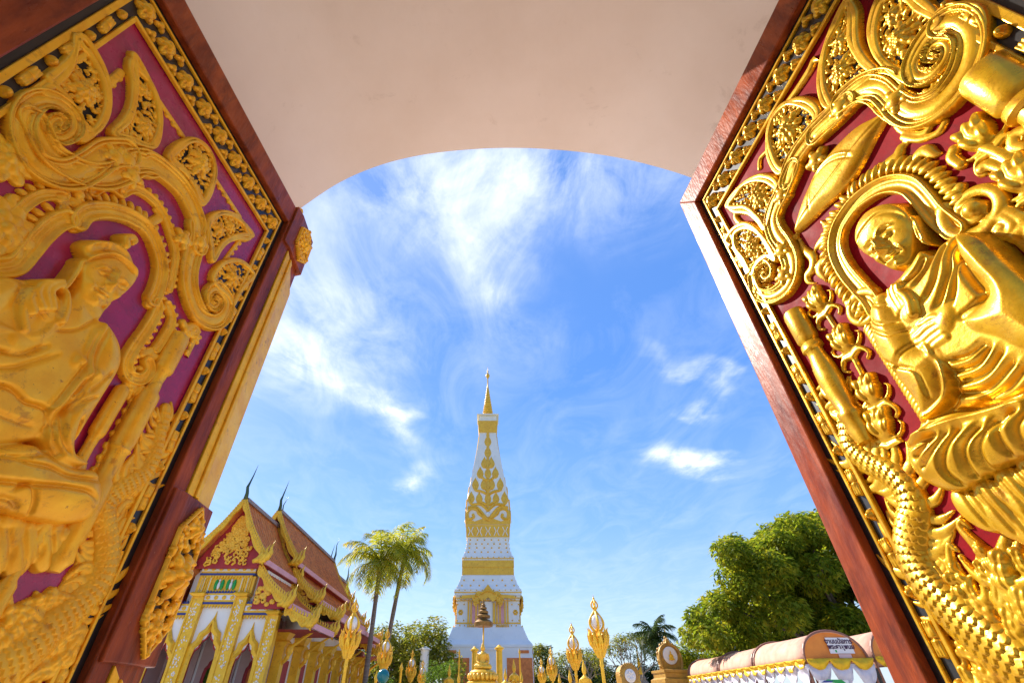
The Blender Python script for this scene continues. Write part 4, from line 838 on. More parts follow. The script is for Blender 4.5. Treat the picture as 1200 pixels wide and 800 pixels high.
    for a, b, bd, w in fl:
        a, b = Z7(a, b); flame(hf, a, b, bd, w*1.05, .01, 1.0, .08); flame(hf, a+(b-a)*.25, a+(b-a)*.62+np.array((-(b-a)[1], (b-a)[0]))*.25*(1 if bd < 0 else -1), -bd, w*.6, .016, 1.0, .06)
        for k in (.25, .45, .65): q_ = a+(b-a)*k+np.array((-(b-a)[1], (b-a)[0]))*bd*.75; hf.ell(q_, w*.42, w*.42, 0, .012+w*.6, w*.4)
        hf.carve(cr([a, a+(b-a)*.35+np.array((-(b-a)[1], (b-a)[0]))*bd*.75, a+(b-a)*.8+np.array((-(b-a)[1], (b-a)[0]))*bd*.4], 6), .012, -.010)
    hf.blur(1); hf.mesh('flame_relief', G)
    # ---- gilded closing post along the free edge: red-brown face, gilt bevels, carved blocks
    root = empty('closing_post', (0, 0, 0)); root.parent = D.root
    sg = D.sg
    def P(name, poly, z0, z1, m, bv=.004): b = MB(); b.prism([(x*sg, y) for x, y in poly], z0+EYE, z1+EYE, 'z'); return b.build(name, m, root, bevel=bv)
    ZS = [(2.80, 3.225), (.14, .86), (-1.5, -1.1)]
    P('post_core', [(-.104, -.05), (-.104, .040), (-.36, -.01), (-.36, -.05)], -1.5, 3.2, WOOD)
    def gilt(z0, z1):
        # gilt strips that end in a point at the top
        for (x0, y0, x1, y1) in ((-.105, .056, -.158, .054), (-.161, .066, -.196, .062), (-.199, .050, -.372, -.002)):
            b = MB(); t0 = .16*(x0+.105)/.2; t1 = .16*(x1+.105)/.2
            pts = [(x0, y0, z0), (x1, y1, z0), (x1, y1, z1+t1), (x0, y0, z1+t0)]
            V = [(x*sg, y, z+EYE) for x, y, z in pts]+[(x*sg, -.052, z+EYE) for x, y, z in pts]
            b.add(V, [(0, 1, 2, 3), (7, 6, 5, 4), (0, 4, 5, 1), (1, 5, 6, 2), (2, 6, 7, 3), (3, 7, 4, 0)]); b.build('gilt_strip', G, root, bevel=.004)
    gilt(.862, 2.78); gilt(-1.098, .135)
    rng = random.Random(12)
    for z0, z1 in ZS:
        # wooden block with a bevelled end and a framed carved plaque on the bevel
        P('post_block', [(-.014, .03), (-.014, .066), (-.108, .066), (-.385, .022), (-.395, -.055), (-.08, -.055)], z0, z1, WOOD, .006)
        c = np.array([-.108-.006, .066]); e = np.array([-.385+.006, .022]); L = np.hypot(*(e-c)); ux = (e-c)/L; nz = np.array((-ux[1], ux[0])); nz = nz if nz[1] > 0 else -nz
        class Pl: pass
        pl = Pl(); pl.root = root; pl.sg = sg
        pl.L = lambda S, Z, Hh: np.stack([(c[0]+ux[0]*S+nz[0]*Hh)*sg, c[1]+ux[1]*S+nz[1]*Hh, Z+EYE], -1)
        tip = .09 if z1-z0 < .6 else .13; a, b_ = .022, L-.022
        hexa = np.array([(a, z0+.03+tip), (L/2, z0+.03), (b_, z0+.03+tip), (b_, z1-.03-tip), (L/2, z1-.03), (a, z1-.03-tip)])
        hp = [tuple(v) for v in pl.L(hexa[:, 0], hexa[:, 1], np.full(6, .004))]; hb = [tuple(v) for v in pl.L(hexa[:, 0], hexa[:, 1], np.full(6, -.01))]
        m = MB(); m.add(hp+hb, [tuple(range(6)), tuple(range(11, 5, -1))]+[(i, (i+1) % 6, 6+(i+1) % 6, 6+i) for i in range(6)]); m.build('plaque', BLACK, root)
        hf = HF(pl, [hexa], .02, .0022); foliage(hf, hexa, rng, .019, .034, .006, flowers=[(np.array((L/2, (z0+z1)/2)), .11 if z1-z0 > .6 else .075)]+([(np.array((L*.42, z0+.14)), .06), (np.array((L*.55, z1-.14)), .06)] if z1-z0 > .6 else [])); hf.H = np.where(hf.H > .0065, hf.H, -.03); hf.blur(1); hf.mesh('plaque_foliage', G, root, .0065, hs=1.3)
        hf = HF(pl, [hexa], .03, .0025); hf.band(np.vstack([hexa, hexa[:1]]), .010, [(0, .018), (.6, .018), (1, .004)], .004); hf.blur(1); hf.mesh('plaque_rim', G, root)
left_leaf()
# ---------------------------------------------------------------- the temple grounds
GROUND = mat('pale_paving', (.64, .59, .52), .85, vscale=.6, col2=(.54, .49, .42), spec=.2, bump=.1, bscale=3)
def joints(m):
    N = m.node_tree.nodes; L = m.node_tree.links; b = N['Principled BSDF']; src = b.inputs['Base Color'].links[0].from_socket
    tc = N.new('ShaderNodeTexCoord'); br = N.new('ShaderNodeTexBrick'); br.offset = 0; br.inputs['Scale'].default_value = 1; br.inputs['Brick Width'].default_value = .6; br.inputs['Row Height'].default_value = .6; br.inputs['Mortar Size'].default_value = .008
    br.inputs['Color1'].default_value = (1, 1, 1, 1); br.inputs['Color2'].default_value = (.86, .85, .83, 1); br.inputs['Mortar'].default_value = (.45, .42, .38, 1); L.new(tc.outputs['Object'], br.inputs[0])
    mx = N.new('ShaderNodeMixRGB'); mx.blend_type = 'MULTIPLY'; mx.inputs[0].default_value = 1; L.new(src, mx.inputs[1]); L.new(br.outputs[0], mx.inputs[2]); L.new(mx.outputs[0], b.inputs['Base Color'])
joints(GROUND)
EARTH = mat('dusty_ground', (.30, .25, .17), .95, vscale=.2, col2=(.16, .20, .08), spec=.1)
WHITE = mat('white_limewash', (.90, .87, .82), .7, vscale=.35, col2=(.80, .77, .73), spec=.3, bump=.05, bscale=6)
GGOLD = mat('gilded_paint', (.94, .54, .045), .42, .12, vscale=2, col2=(.82, .42, .03), bump=.25, bscale=7)
YGOLD = mat('yellow_gold_paint', (.94, .55, .03), .42, .15, vscale=3, col2=(.80, .42, .015), bump=.35, bscale=9)
OLDG = mat('weathered_gilding', (.50, .28, .035), .5, .15, vscale=5, col2=(.34, .17, .03), bump=.4, bscale=9)
TERRA = mat('terracotta_relief', (.85, .28, .07), .8, vscale=3, col2=(.60, .15, .035), bump=.3, bscale=4)
MAR = mat('maroon_paint', (.42, .03, .03), .6, vscale=2, col2=(.30, .015, .02))
TILE = mat('brown_roof_tiles', (.80, .26, .06), .7, vscale=2.0, col2=(.60, .16, .04), spec=.15, bump=.2, bscale=20)
PINK = mat('pink_fascia_paint', (.82, .40, .42), .6, vscale=1.5, col2=(.72, .32, .34))
RIDGE = mat('grey_ridge_tiles', (.34, .25, .22), .6, vscale=4, col2=(.26, .18, .16))
GREEN = mat('green_glass_mosaic', (.01, .30, .05), .3)
BLUE = mat('blue_glass_mosaic', (.02, .035, .22), .3)
FINIAL = mat('dark_green_bronze', (.05, .085, .05), .4, .5)
DARKIN = mat('mauve_plaster', (.60, .42, .38), .8, vscale=1, col2=(.5, .33, .3))
LENS = mat('milky_globe', (.78, .73, .68), .3)
BARK = mat('grey_bark', (.16, .12, .09), .9, vscale=6, col2=(.09, .065, .045), bump=.6, bscale=14, stretch=(1, 1, .3))
PBARK = mat('palm_trunk', (.28, .21, .16), .9, vscale=2, col2=(.17, .12, .09), bump=.5, bscale=6, stretch=(.3, .3, 4))
def leafmat(name, a, b, c, scale=1.2):
    m = bpy.data.materials.new(name); m.use_nodes = True; N = m.node_tree.nodes; L = m.node_tree.links; P = N['Principled BSDF']
    tc = N.new('ShaderNodeTexCoord'); n = N.new('ShaderNodeTexNoise'); n.inputs['Scale'].default_value = scale; n.inputs['Detail'].default_value = 8; n.inputs['Roughness'].default_value = .75; L.new(tc.outputs['Object'], n.inputs[0])
    r = N.new('ShaderNodeValToRGB'); e = r.color_ramp.elements; e[0].position = .36; e[0].color = (*a, 1); e[1].position = .66; e[1].color = (*c, 1); x = e.new(.5); x.color = (*b, 1)
    L.new(n.outputs['Fac'], r.inputs[0]); L.new(r.outputs[0], P.inputs['Base Color']); P.inputs['Roughness'].default_value = .5; P.inputs['Specular IOR Level'].default_value = .3
    tr = N.new('ShaderNodeBsdfTranslucent'); L.new(r.outputs[0], tr.inputs[0]); mx = N.new('ShaderNodeMixShader'); mx.inputs[0].default_value = .65
    L.new(P.outputs[0], mx.inputs[1]); L.new(tr.outputs[0], mx.inputs[2]); L.new(mx.outputs[0], N['Material Output'].inputs[0]); return m
MANGO = leafmat('mango_leaves', (.07, .13, .010), (.24, .30, .016), (.66, .52, .03), 1.6)
BUSHY = leafmat('broad_leaves', (.11, .16, .016), (.24, .25, .022), (.45, .34, .035), .9)
PALMG = leafmat('palm_fronds', (.20, .24, .02), (.46, .46, .03), (.75, .55, .045), .8)
DARKL = leafmat('dark_leaves', (.03, .06, .015), (.055, .09, .02), (.10, .12, .025), 1)
HEDGE = leafmat('clipped_leaves', (.08, .16, .015), (.14, .24, .02), (.22, .30, .03), 3)
wear(WHITE, (.62, .60, .58), 1.1, .56, .72, .5, (1, 1, .25)); wear(TILE, (.30, .09, .04), 3, .52, .62, .7, (2, .6, 2)); wear(GGOLD, (.52, .24, .02), 4, .55, .65, .7); wear(YGOLD, (.50, .24, .02), 6, .55, .65, .7)
def sheet(name, x0, x1, y0, y1, z, m): return tag(mk(name, [(x0, y0, z), (x1, y0, z), (x1, y1, z), (x0, y1, z)], [(0, 1, 2, 3)], m), kind='structure')
sheet('ground', -2500, 2500, -800, 3000, 0, EARTH)
sheet('courtyard', -24, 26, -3, 95, .004, GROUND)
def w(u, v, Y, dz=0):
    x = (u-PX)/FPX; y = (PY-v)/FPX; yd = math.cos(PIT)-y*math.sin(PIT); return (x/yd*Y, Y, (math.sin(PIT)+y*math.cos(PIT))/yd*Y+EYE+dz)

# ---- the great white stupa
def stupa():
    SY = 72.0; t = empty('stupa', (.1, SY, 0), 0, 'tall white four-sided stupa with gilded tree ornament, gold bands and a gold spire', 'stupa')
    prof = [(5.9, 0), (5.9, .8), (5.42, .82), (5.38, 7.2), (5.46, 7.25), (5.46, 7.5), (5.28, 7.72), (5.0, 8.05), (4.72, 8.7), (4.52, 9.2), (4.46, 9.42), (4.2, 9.44), (4.16, 9.75), (4.05, 9.8), (4.05, 12.3), (4.12, 12.35), (4.12, 12.6), (4.24, 12.65), (4.24, 12.95), (4.40, 13.0), (4.42, 13.25), (4.42, 13.72), (4.28, 13.78), (3.95, 14.4), (3.72, 15.0), (3.62, 15.5), (3.5, 15.55), (3.5, 17.6), (3.58, 17.62), (3.58, 17.95), (3.48, 18.0), (3.25, 18.5), (3.08, 19.1), (2.92, 20.6), (3.06, 20.66), (3.14, 22.2), (3.20, 23.6), (3.18, 24.8), (3.05, 26.4), (2.82, 28.2), (2.48, 30.5), (2.12, 32.7), (1.78, 34.8), (1.54, 36.6), (1.40, 37.95), (1.40, 38.1), (1.5, 38.2), (1.5, 41.4)]
    b = MB(); b.lathe(prof, 4); b.build('tower', WHITE, t)
    zs = np.array([p[1] for p in prof]); ws = np.array([p[0] for p in prof])
    hw = lambda z: float(np.interp(z, zs, ws))
    b = MB()
    b.lathe([(3.56, 15.62), (3.56, 16.35), (3.535, 16.4), (3.535, 16.52), (3.60, 16.6), (3.60, 17.45)], 4)
    b.build('gold_band', GGOLD, t); b = MB(); b.lathe([(3.10, 20.67), (3.165, 22.2), (3.175, 22.35)], 4); b.build('gold_band', GGOLD, t); b = MB()
    b.lathe([(1.52, 38.15), (1.6, 38.9), (1.72, 40.2), (1.72, 40.3), (1.62, 40.35)], 4)
    b.build('gold_band', GGOLD, t)
    for r, z0, z1 in ((4.28, 12.66, 12.78), (4.46, 13.28, 13.40), (3.62, 17.66, 17.76), (4.10, 9.82, 9.98), (4.16, 12.36, 12.46)): b = MB(); b.lathe([(r, z0), (r, z1)], 4); b.build('gold_fillet', GGOLD, t)
    b = MB(); b.lathe([(1.9, 41.42), (1.9, 41.6), (1.55, 41.65)], 4); b.build('white_cap', WHITE, t)
    b = MB(); pr = [(1.25, 41.66), (1.3, 41.9), (1.05, 42.1)]
    for k in range(12): z = 42.2+k*.52; r = .98*(1-k/13.5); pr += [(r*.86, z), (r, z+.16), (r, z+.3), (r*.82, z+.46)]
    pr += [(.12, 48.7), (.10, 50.2), (.32, 50.6), (.40, 50.9), (.22, 51.3), (.09, 51.5), (.16, 51.8), (.05, 52.2), (.02, 53)]
    b.lathe(pr, 16); soft(b.build('spire', GGOLD, t), 40)
    # gilded tree of lotus buds on each side
    def face_pts(x, z, off, k):
        y = -(hw(z)+off); c, s = [(1, 0), (0, 1), (-1, 0), (0, -1)][k]; return (x*c-y*s, x*s+y*c, z)
    def toz(v): # image row of the ornament study -> height
        rows = [(507, 38.08), (539, 32.85), (577, 27.18), (600, 24.14), (629, 20.65)]; r = [q[0] for q in rows]; h = [q[1] for q in rows]
        return float(np.interp(v, r, h))
    sc_ = lambda v: float(np.interp(v, [507, 577, 629], [.146, .131, .123]))
    b = MB()
    def plate(poly, k, off=.07):
        n = len(poly); cx = sum(p[0] for p in poly)/n; cz = sum(p[1] for p in poly)/n
        V = [face_pts(x, z, .0, k) for x, z in poly]+[face_pts(cx+(x-cx)*.8, cz+(z-cz)*.8, off, k) for x, z in poly]+[face_pts(cx, cz, off*1.5, k)]
        b.add(V, [(i, (i+1) % n, n+(i+1) % n, n+i) for i in range(n)]+[(n+i, n+(i+1) % n, 2*n) for i in range(n)])
    def Q(x, y): v = 480+y/5; return ((x-213)/5*sc_(v), toz(v))
    leaves = [(213, 185, 1), (213, 250, 1), (193, 315, 1), (233, 315, 1), (168, 375, 1), (213, 375, 1), (257, 375, 1), (140, 440, 1), (190, 440, 1), (235, 440, 1), (285, 440, 1), (115, 517, 1), (162, 520, 1), (213, 520, 1), (260, 520, 1), (310, 517, 1), (213, 148, .5)]
    stems = [[(213, 600), (213, 130)], [(213, 590), (170, 555), (120, 555), (100, 525)], [(213, 590), (256, 555), (306, 555), (326, 525)], [(213, 560), (180, 545), (163, 530)], [(213, 560), (246, 545), (262, 530)], [(213, 500), (180, 480), (140, 470), (135, 445)], [(213, 500), (246, 480), (286, 470), (290, 445)], [(213, 420), (185, 405), (170, 380)], [(213, 420), (241, 405), (256, 380)], [(213, 480), (192, 455)], [(213, 480), (234, 455)], [(213, 350), (195, 325)], [(213, 350), (231, 325)],
             [(205, 640), (160, 610), (150, 590), (120, 580), (95, 600), (100, 640), (130, 630), (125, 610)], [(221, 640), (266, 610), (276, 590), (306, 580), (331, 600), (326, 640), (296, 630), (301, 610)], [(213, 650), (150, 575), (95, 575)], [(213, 650), (276, 575), (331, 575)]]
    for k in range(4):
        for x, y, f in leaves:
            P = [Q(x+dx*f, y+dy*f) for dx, dy in ((0, -42), (7, -28), (16, -14), (21, 4), (16, 20), (6, 30), (-6, 30), (-16, 20), (-21, 4), (-16, -14), (-7, -28))]; plate(P, k)
        for st in stems:
            P = [Q(*q) for q in st]; P = cr(P, 5) if len(P) > 2 else np.linspace(P[0], P[1], 14)
            b.tube([face_pts(x, z, .02, k) for x, z in P], [.23]*len(P), 5)
        low = [Q(x, y) for x, y in ((84, 600), (84, 672), (342, 672), (342, 600), (325, 640), (290, 655), (250, 640), (213, 600), (176, 640), (136, 655), (101, 640))]
        V0 = [(x, z) for x, z in low]; n = len(V0); V = [face_pts(x, z, .07, k) for x, z in V0]+[face_pts(x, z, 0, k) for x, z in V0]; b.add(V, [tuple(range(n))]+[(i, (i+1) % n, n+(i+1) % n, n+i) for i in range(n)])
    b.build('gilded_tree', GGOLD, t)
    b = MB()
    for k in range(4):
        for i in range(5):
            x = (i-2)*1.25
            for a in (-1, 1): b.tube([face_pts(x-.36*a, 20.85, .06, k), face_pts(x-.08*a, 21.45, .06, k), face_pts(x-.36*a, 22.05, .06, k)], .07, 4)
        for c in (0,): P = Q(213, 615); b.ball(face_pts(P[0], P[1], .08, k), .38, 8, 6)
    tag(b.build('white_cross_pattern', WHITE, t), kind='stuff')
    b = MB()
    for k in range(4):
        for z, n in ((19.2, 6), (19.75, 7), (20.3, 6), (18.6, 7), (14.2, 7), (14.9, 6), (17.85, 9), (13.6, 11), (12.85, 13), (9.62, 13), (12.5, 15)):
            for i in range(n): b.ball(face_pts((i-(n-1)/2)*2*hw(z)*.86/(n-1), z, .0, k), .13 if n < 9 else .09, 6, 4)
        for x in (-3.55, 3.55):
            for dx, z in ((-.42, 10.2), (.42, 10.2), (-.42, 12.0), (.42, 12.0)): b.ball(face_pts(x+dx, z, 0, k), .10, 6, 4)
            for i in range(6): a = i*1.047; b.ball(face_pts(x+.2*math.cos(a), 11.1+.2*math.sin(a), .0, k), .15, 6, 4)
    tag(b.build('gilt_studs', GGOLD, t), kind='stuff')
    # door niche with its gilt gable and pillars, on every side
    for k in range(4):
        c = [0, math.pi/2, math.pi, -math.pi/2][k]; M = Matrix.Rotation(c, 4, 'Z')
        b = MB(); y = -4.06
        for sx in (-1, 1):
            b.box(min(sx*.62, sx*.92), max(sx*.62, sx*.92), y-.34, y, 9.9, 12.1, M)
            for x in (2.55, 2.2, 1.55, 1.15): b.box(sx*x-.10, sx*x+.10, y-.14, y, 9.85, 12.3, M)
            for i in range(8): x = sx*(1.1+i*.21); b.lathe([(.06, 9.42), (.09, 9.55), (.05, 9.7), (.08, 9.82)], 6, (x, y-.42), M)
        gab = [(-3.6, 12.55), (-3.4, 12.95), (-1.75, 13.05), (-1.35, 13.45), (-.75, 13.4), (0, 14.25), (.75, 13.4), (1.35, 13.45), (1.75, 13.05), (3.4, 12.95), (3.6, 12.55), (2.05, 12.65), (1.9, 11.9), (1.5, 11.5), (1.35, 12.1), (1.05, 12.5), (.62, 12.2), (0, 12.75), (-.62, 12.2), (-1.05, 12.5), (-1.35, 12.1), (-1.5, 11.5), (-1.9, 11.9), (-2.05, 12.65)]
        b.prism(gab, y-.62, y-.42, 'y', M)
        for sx in (-1, 1):
            for i in range(7): a = i*.9; b.ball((sx*1.5+.28*math.cos(a), y-.62, 12.5+.5*math.sin(a)), .17, 6, 5, M)
        for i in range(9): b.ball((-.9+.225*i, y-.64, 13.15+.35*math.sin(i*.39)), .17, 6, 5, M)
        b.build('gilt_gable_niche', GGOLD, t)
        b = MB(); b.box(-.6, .6, y-.16, y+.01, 9.5, 12.3, M); b.box(-1.9, 1.9, y-.30, y+.01, 9.44, 9.6, M); b.build('niche_door', WHITE, t)
        b = MB()
        for sx in (-1, 1): 
            b = MB(); b.box(sx*1.7-.35, sx*1.7+.35, y-.06, y, 9.86, 12.2, M); b.build('pale_pink_strip', PINK, t)
        b = MB()
        for sx in (-1, 1):
            b = MB(); b.box(min(sx*2.25, sx*5.3), max(sx*2.25, sx*5.3), -5.47, -5.38, .9, 6.15, M); b.build('terracotta_panel', TERRA, t)
            b = MB(); b.box(sx*4.4-.55, sx*4.4+.55, -5.49, -5.38, 6.62, 6.92, M); b.build('small_red_panel', TERRA, t)
        b = MB(); b.box(-1.5, 1.5, -5.75, -5.38, 0, 7.18, M); b.box(-1.65, 1.65, -5.85, -5.38, 6.9, 7.15, M); b.build('white_bay', WHITE, t)
    return t
stupa()

# ---- ornate lamp posts in two rows
def lamp_proto():
    t = empty('lamp_post'); b = MB()
    b.lathe([(.22, 0), (.22, .25), (.14, .3), (.10, .5), (.065, .7), (.060, 2.7), (.085, 2.76), (.06, 2.82), (.075, 3.0), (.12, 3.2), (.2, 3.42), (.26, 3.55), (.22, 3.62)], 12); soft(b.build('pole', YGOLD, t), 45)
    def ogee(s, z0, W, H, n=22):
        out = []
        for i in range(n+1):
            u = i/n; xx = W*math.sin(math.pi*min(1, u*1.18)**.9)*(1-u**3) if u < .85 else W*.55*(1-u)/.15*.45; out.append((s*max(0, xx), z0+H*u))
        return out
    b = MB()
    for k in range(2):
        M = Matrix.Rotation(k*math.pi/2, 4, 'Z')
        for s in (-1, 1):
            P = ogee(s, 3.72, .27, .95); b.tube([(x, 0, z) for x, z in P], [.05]*18+[.04, .03, .025, .02, .012], 6, M)
            P = ogee(s, 4.50, .13, .45); b.tube([(x, 0, z) for x, z in P], [.03]*18+[.025, .02, .015, .012, .006], 6, M)
        b.tube([(0, 0, 4.85), (0, 0, 5.02)], [.03, .004], 6)
    b.build('flame_frame', YGOLD, t)
    b = MB()
    for ring, (r, z, h, n, wd) in enumerate(((.20, 3.22, .40, 9, .15), (.33, 3.40, .52, 10, .11), (.22, 3.50, .30, 7, .10))):
        for i in range(n):
            a = 2*math.pi*(i+.5*ring)/n; M = Matrix.Rotation(a, 4, 'Z')
            P = [(r*.55, 0, z-.12), (r*1.05, 0, z+h*.2), (r*1.14, 0, z+h*.5), (r*1.02, 0, z+h*.8), (r*1.2, 0, z+h)]
            for q in (-1, 0, 1): b.tube([(x-(.03 if q else 0), q*wd*.45*(1-.15*j), zz_-(.10 if q else 0)) for j, (x, _, zz_) in enumerate(P)], [.035, .055, .045, .03, .006], 5, M)
    b.build('lotus_cup', YGOLD, t)
    b = MB(); b.ball((0, 0, 4.12), (.205, .205, .25), 14, 10); b.build('globe', LENS, t, True)
    return t
lp = lamp_proto(); first = True
for (x, y, lab) in ((-5.25, 20.7, 'golden lotus lamp post in front of the red-roofed hall, nearest in its row'), (-5.49, 29.6, 'golden lotus lamp post between the palm trunks and the bushy tree'), (-5.66, 41.7, 'golden lotus lamp post before the bushy tree, second farthest in its row'), (-5.94, 51.4, 'small far golden lotus lamp post beside the thin white post'),
                    (4.16, 20.2, 'tallest golden lotus lamp post standing against open sky'), (4.36, 27.6, 'golden lotus lamp post against the sky, second from the right'), (4.60, 39.8, 'golden lotus lamp post right of the stupa, third from the right'), (4.81, 49.5, 'smallest golden lotus lamp post close to the stupa foot on the right')):
    o = lp if first else copy_tree(lp); first = False; o.location = (x, y, 0); tag(o, lab, 'lamp post', 'golden lotus lamp posts lining the courtyard')

# ---- seated statue, its pedestal, the tiered parasol and the lesser statues
def fused(name, b, m, parent, vox=.02):
    o = b.build(name, m, parent); r = o.modifiers.new('fuse', 'REMESH'); r.mode = 'VOXEL'; r.voxel_size = vox; r.use_smooth_shade = True; return o
def seated(b, s=1, z=0):
    """cross-legged figure, hands in the lap"""
    b.ball((0, -.10*s, z+.12*s), (.46*s, .30*s, .13*s), 14, 8)
    for x in (-1, 1):
        b.tube([(x*.12*s, .05*s, z+.15*s), (x*.36*s, -.10*s, z+.14*s), (x*.40*s, -.2*s, z+.12*s), (x*.1*s, -.34*s, z+.12*s), (-x*.2*s, -.32*s, z+.16*s)], [.13*s, .13*s, .11*s, .08*s, .06*s], 8)
        b.tube([(x*.22*s, 0, z+.70*s), (x*.29*s, 0, z+.5*s), (x*.29*s, -.08*s, z+.36*s), (x*.20*s, -.22*s, z+.28*s), (x*.02*s, -.28*s, z+.25*s)], [.085*s, .08*s, .065*s, .055*s, .05*s], 8)
        b.ball((x*.105*s, .01*s, z+.93*s), (.02*s, .03*s, .08*s), 6, 5)
    b.lathe([(.2*s, z+.1*s), (.21*s, z+.3*s), (.19*s, z+.42*s), (.24*s, z+.6*s), (.25*s, z+.68*s), (.18*s, z+.76*s), (.075*s, z+.79*s), (.07*s, z+.86*s)], 14)
    b.ball((0, -.01*s, z+.96*s), (.105*s, .115*s, .135*s), 12, 9); b.ball((0, -.12*s, z+.95*s), (.018*s, .025*s, .03*s), 6, 5)
    b.lathe([(.09*s, z+1.04*s), (.075*s, z+1.11*s), (.05*s, z+1.15*s), (.02*s, z+1.24*s), (.005*s, z+1.32*s)], 10)
t = empty('seated_statue', (-.20, 25, 0), 0, 'gilded seated statue on a high tiered pedestal in front of the stupa', 'statue')
b = MB(); seated(b, .86, 2.86); fused('statue_body', b, GGOLD, t, .018)
b = MB(); b.lathe([(1.5, 0), (1.5, .3), (1.25, .35), (1.2, .9), (1.0, .95), (.95, 1.8), (.72, 1.9), (.62, 2.25), (.70, 2.3), (.70, 2.42), (.56, 2.5), (.50, 2.62), (.58, 2.72), (.58, 2.78), (.48, 2.86)], 8); soft(b.build('pedestal', YGOLD, t), 30)
b = MB()
for i in range(20): a = 2*math.pi*i/20; b.ball((.60*math.cos(a), .60*math.sin(a), 2.62), (.09, .09, .13), 6, 5)
b.build('lotus_petals', GGOLD, t, True)
t = empty('tiered_parasol', (-.18, 25.5, 0), 0, 'dark gold tiered ceremonial parasol on a thin pole behind the seated statue', 'parasol')
b = MB(); b.tube([(0, 0, 0), (0, 0, 5.2)], .035, 8); b.build('pole', YGOLD, t, True)
BRONZE = mat('old_gilt_cloth', (.34, .17, .03), .5, .4, vscale=6, col2=(.2, .09, .02))
b = MB()
for k, (r, z, h) in enumerate(((.44, 4.74, .30), (.32, 5.02, .18), (.23, 5.20, .15), (.16, 5.36, .12), (.10, 5.48, .10))): b.lathe([(r, z-h*.55), (r*1.02, z), (r*.7, z+h*.35), (r*.3, z+h*.5)], 16)
b.lathe([(.05, 5.5), (.04, 5.6), (.01, 5.75)], 8); soft(b.build('canopy_tiers', BRONZE, t), 40)
def standing(name, x, y, h, lab, cat='statue', group=None):
    """slim standing figure with a pointed crown on a lotus base; h is the total height"""
    t = empty(name, (x, y, 0), 0, lab, cat, group); b = MB(); z0 = h*.42; s = (h-z0)/2.05
    b.lathe([(.16*s, z0), (.22*s, z0+.1*s), (.20*s, z0+.6*s), (.15*s, z0+.95*s), (.2*s, z0+1.2*s), (.21*s, z0+1.32*s), (.07*s, z0+1.42*s), (.06*s, z0+1.5*s)], 10)
    b.ball((0, 0, z0+1.58*s), (.10*s, .11*s, .13*s), 10, 8); b.lathe([(.11*s, z0+1.62*s), (.08*s, z0+1.75*s), (.05*s, z0+1.85*s), (.01*s, z0+2.05*s)], 8)
    for q in (-1, 1): b.tube([(q*.2*s, 0, z0+1.28*s), (q*.29*s, -.02*s, z0+1.0*s), (q*.18*s, -.2*s, z0+.95*s), (0, -.22*s, z0+1.12*s)], [.07*s, .06*s, .05*s, .04*s], 6)
    fused('statue_body', b, YGOLD, t, .02*max(1, s)); b = MB(); b.lathe([(.45, 0), (.45, z0*.3), (.32, z0*.34), (.28, z0*.8), (.38, z0*.9), (.34, z0-.01)], 8); b.build('plinth', YGOLD, t); return t
for u, v, Y, nm, lab in ((527, 777, 34, 'gilded_statue', 'slim gilded statue left of the seated statue, before the terracotta panel'), (602, 771, 32, 'gilded_statue', 'slim gilded statue with pointed crown right of the seated statue'), (592, 781, 30, 'gilded_statue', 'short gilded statue close to the right of the pedestal'), (611, 786, 38, 'gilded_statue', 'gilded statue below the right terracotta panel'),
                     (538, 786, 30, 'gilded_statue', 'low gilded statue just left of the pedestal'), (442, 784, 26, 'gilded_statue', 'small gilded statue beside the teal globe'), (683, 771, 22, 'gilded_statue', 'broad gilded statue between the two tall lamp posts on the right'), (667, 783, 24, 'gilded_statue', 'little gilded statue at the foot of the second lamp post'), (655, 788, 30, 'gilded_statue', 'tiny gilded statue left of the others on the right side')):
    x, y, z = w(u, v, Y); standing(nm, x, y, z, lab, 'statue', 'gilded statues around the stupa')
def pole_thing(name, u, v, Y, r, lab, cat, m=YGOLD, tip=True):
    x, y, z = w(u, v, Y); b = MB(); b.lathe([(r*2, 0), (r*2, .3), (r, .35), (r, z-.35), (r*1.5, z-.3), (r*1.5, z-.2), (r, z-.15), (r*.3, z)], 10); o = soft(b.build(name, m), 40); o.data.transform(Matrix.Translation((0, 0, 0))); o.location = (x, y, 0); return tag(o, lab, cat)
pole_thing('golden_pillar', 556.4, 757, 45, .22, 'slim golden pillar left of the seated statue before the white bay', 'pillar')
pole_thing('golden_pillar', 585, 755, 45, .25, 'slim golden pillar right of the seated statue before the white bay', 'pillar')
pole_thing('spire_pole', 538.5, 760, 40, .05, 'thin gold spire pole against the left terracotta panel', 'pole')
pole_thing('spire_pole', 608.6, 759, 40, .05, 'thin gold spire pole against the right terracotta panel', 'pole')
pole_thing('spire_pole', 471, 776, 30, .06, 'pointed gold pole between two lamp posts left of the stupa', 'pole')
pole_thing('white_post', 498.5, 757, 58, .45, 'thin white post beside the small far lamp post', 'post', WHITE)
x, y, z = w(449, 791, 24); b = MB(); b.lathe([(.09, 0), (.09, z-.5), (.2, z-.42), (.12, z-.3)], 8); o = b.build('globe_stand', YGOLD); o.location = (x, y, 0); tag(o, 'small gold stand carrying a teal globe by the lamp post', 'stand')
b = MB(); b.ball((0, 0, z-.02), .26, 12, 9); g = b.build('teal_globe', mat('teal_glaze', (.01, .16, .17), .2), o, True)
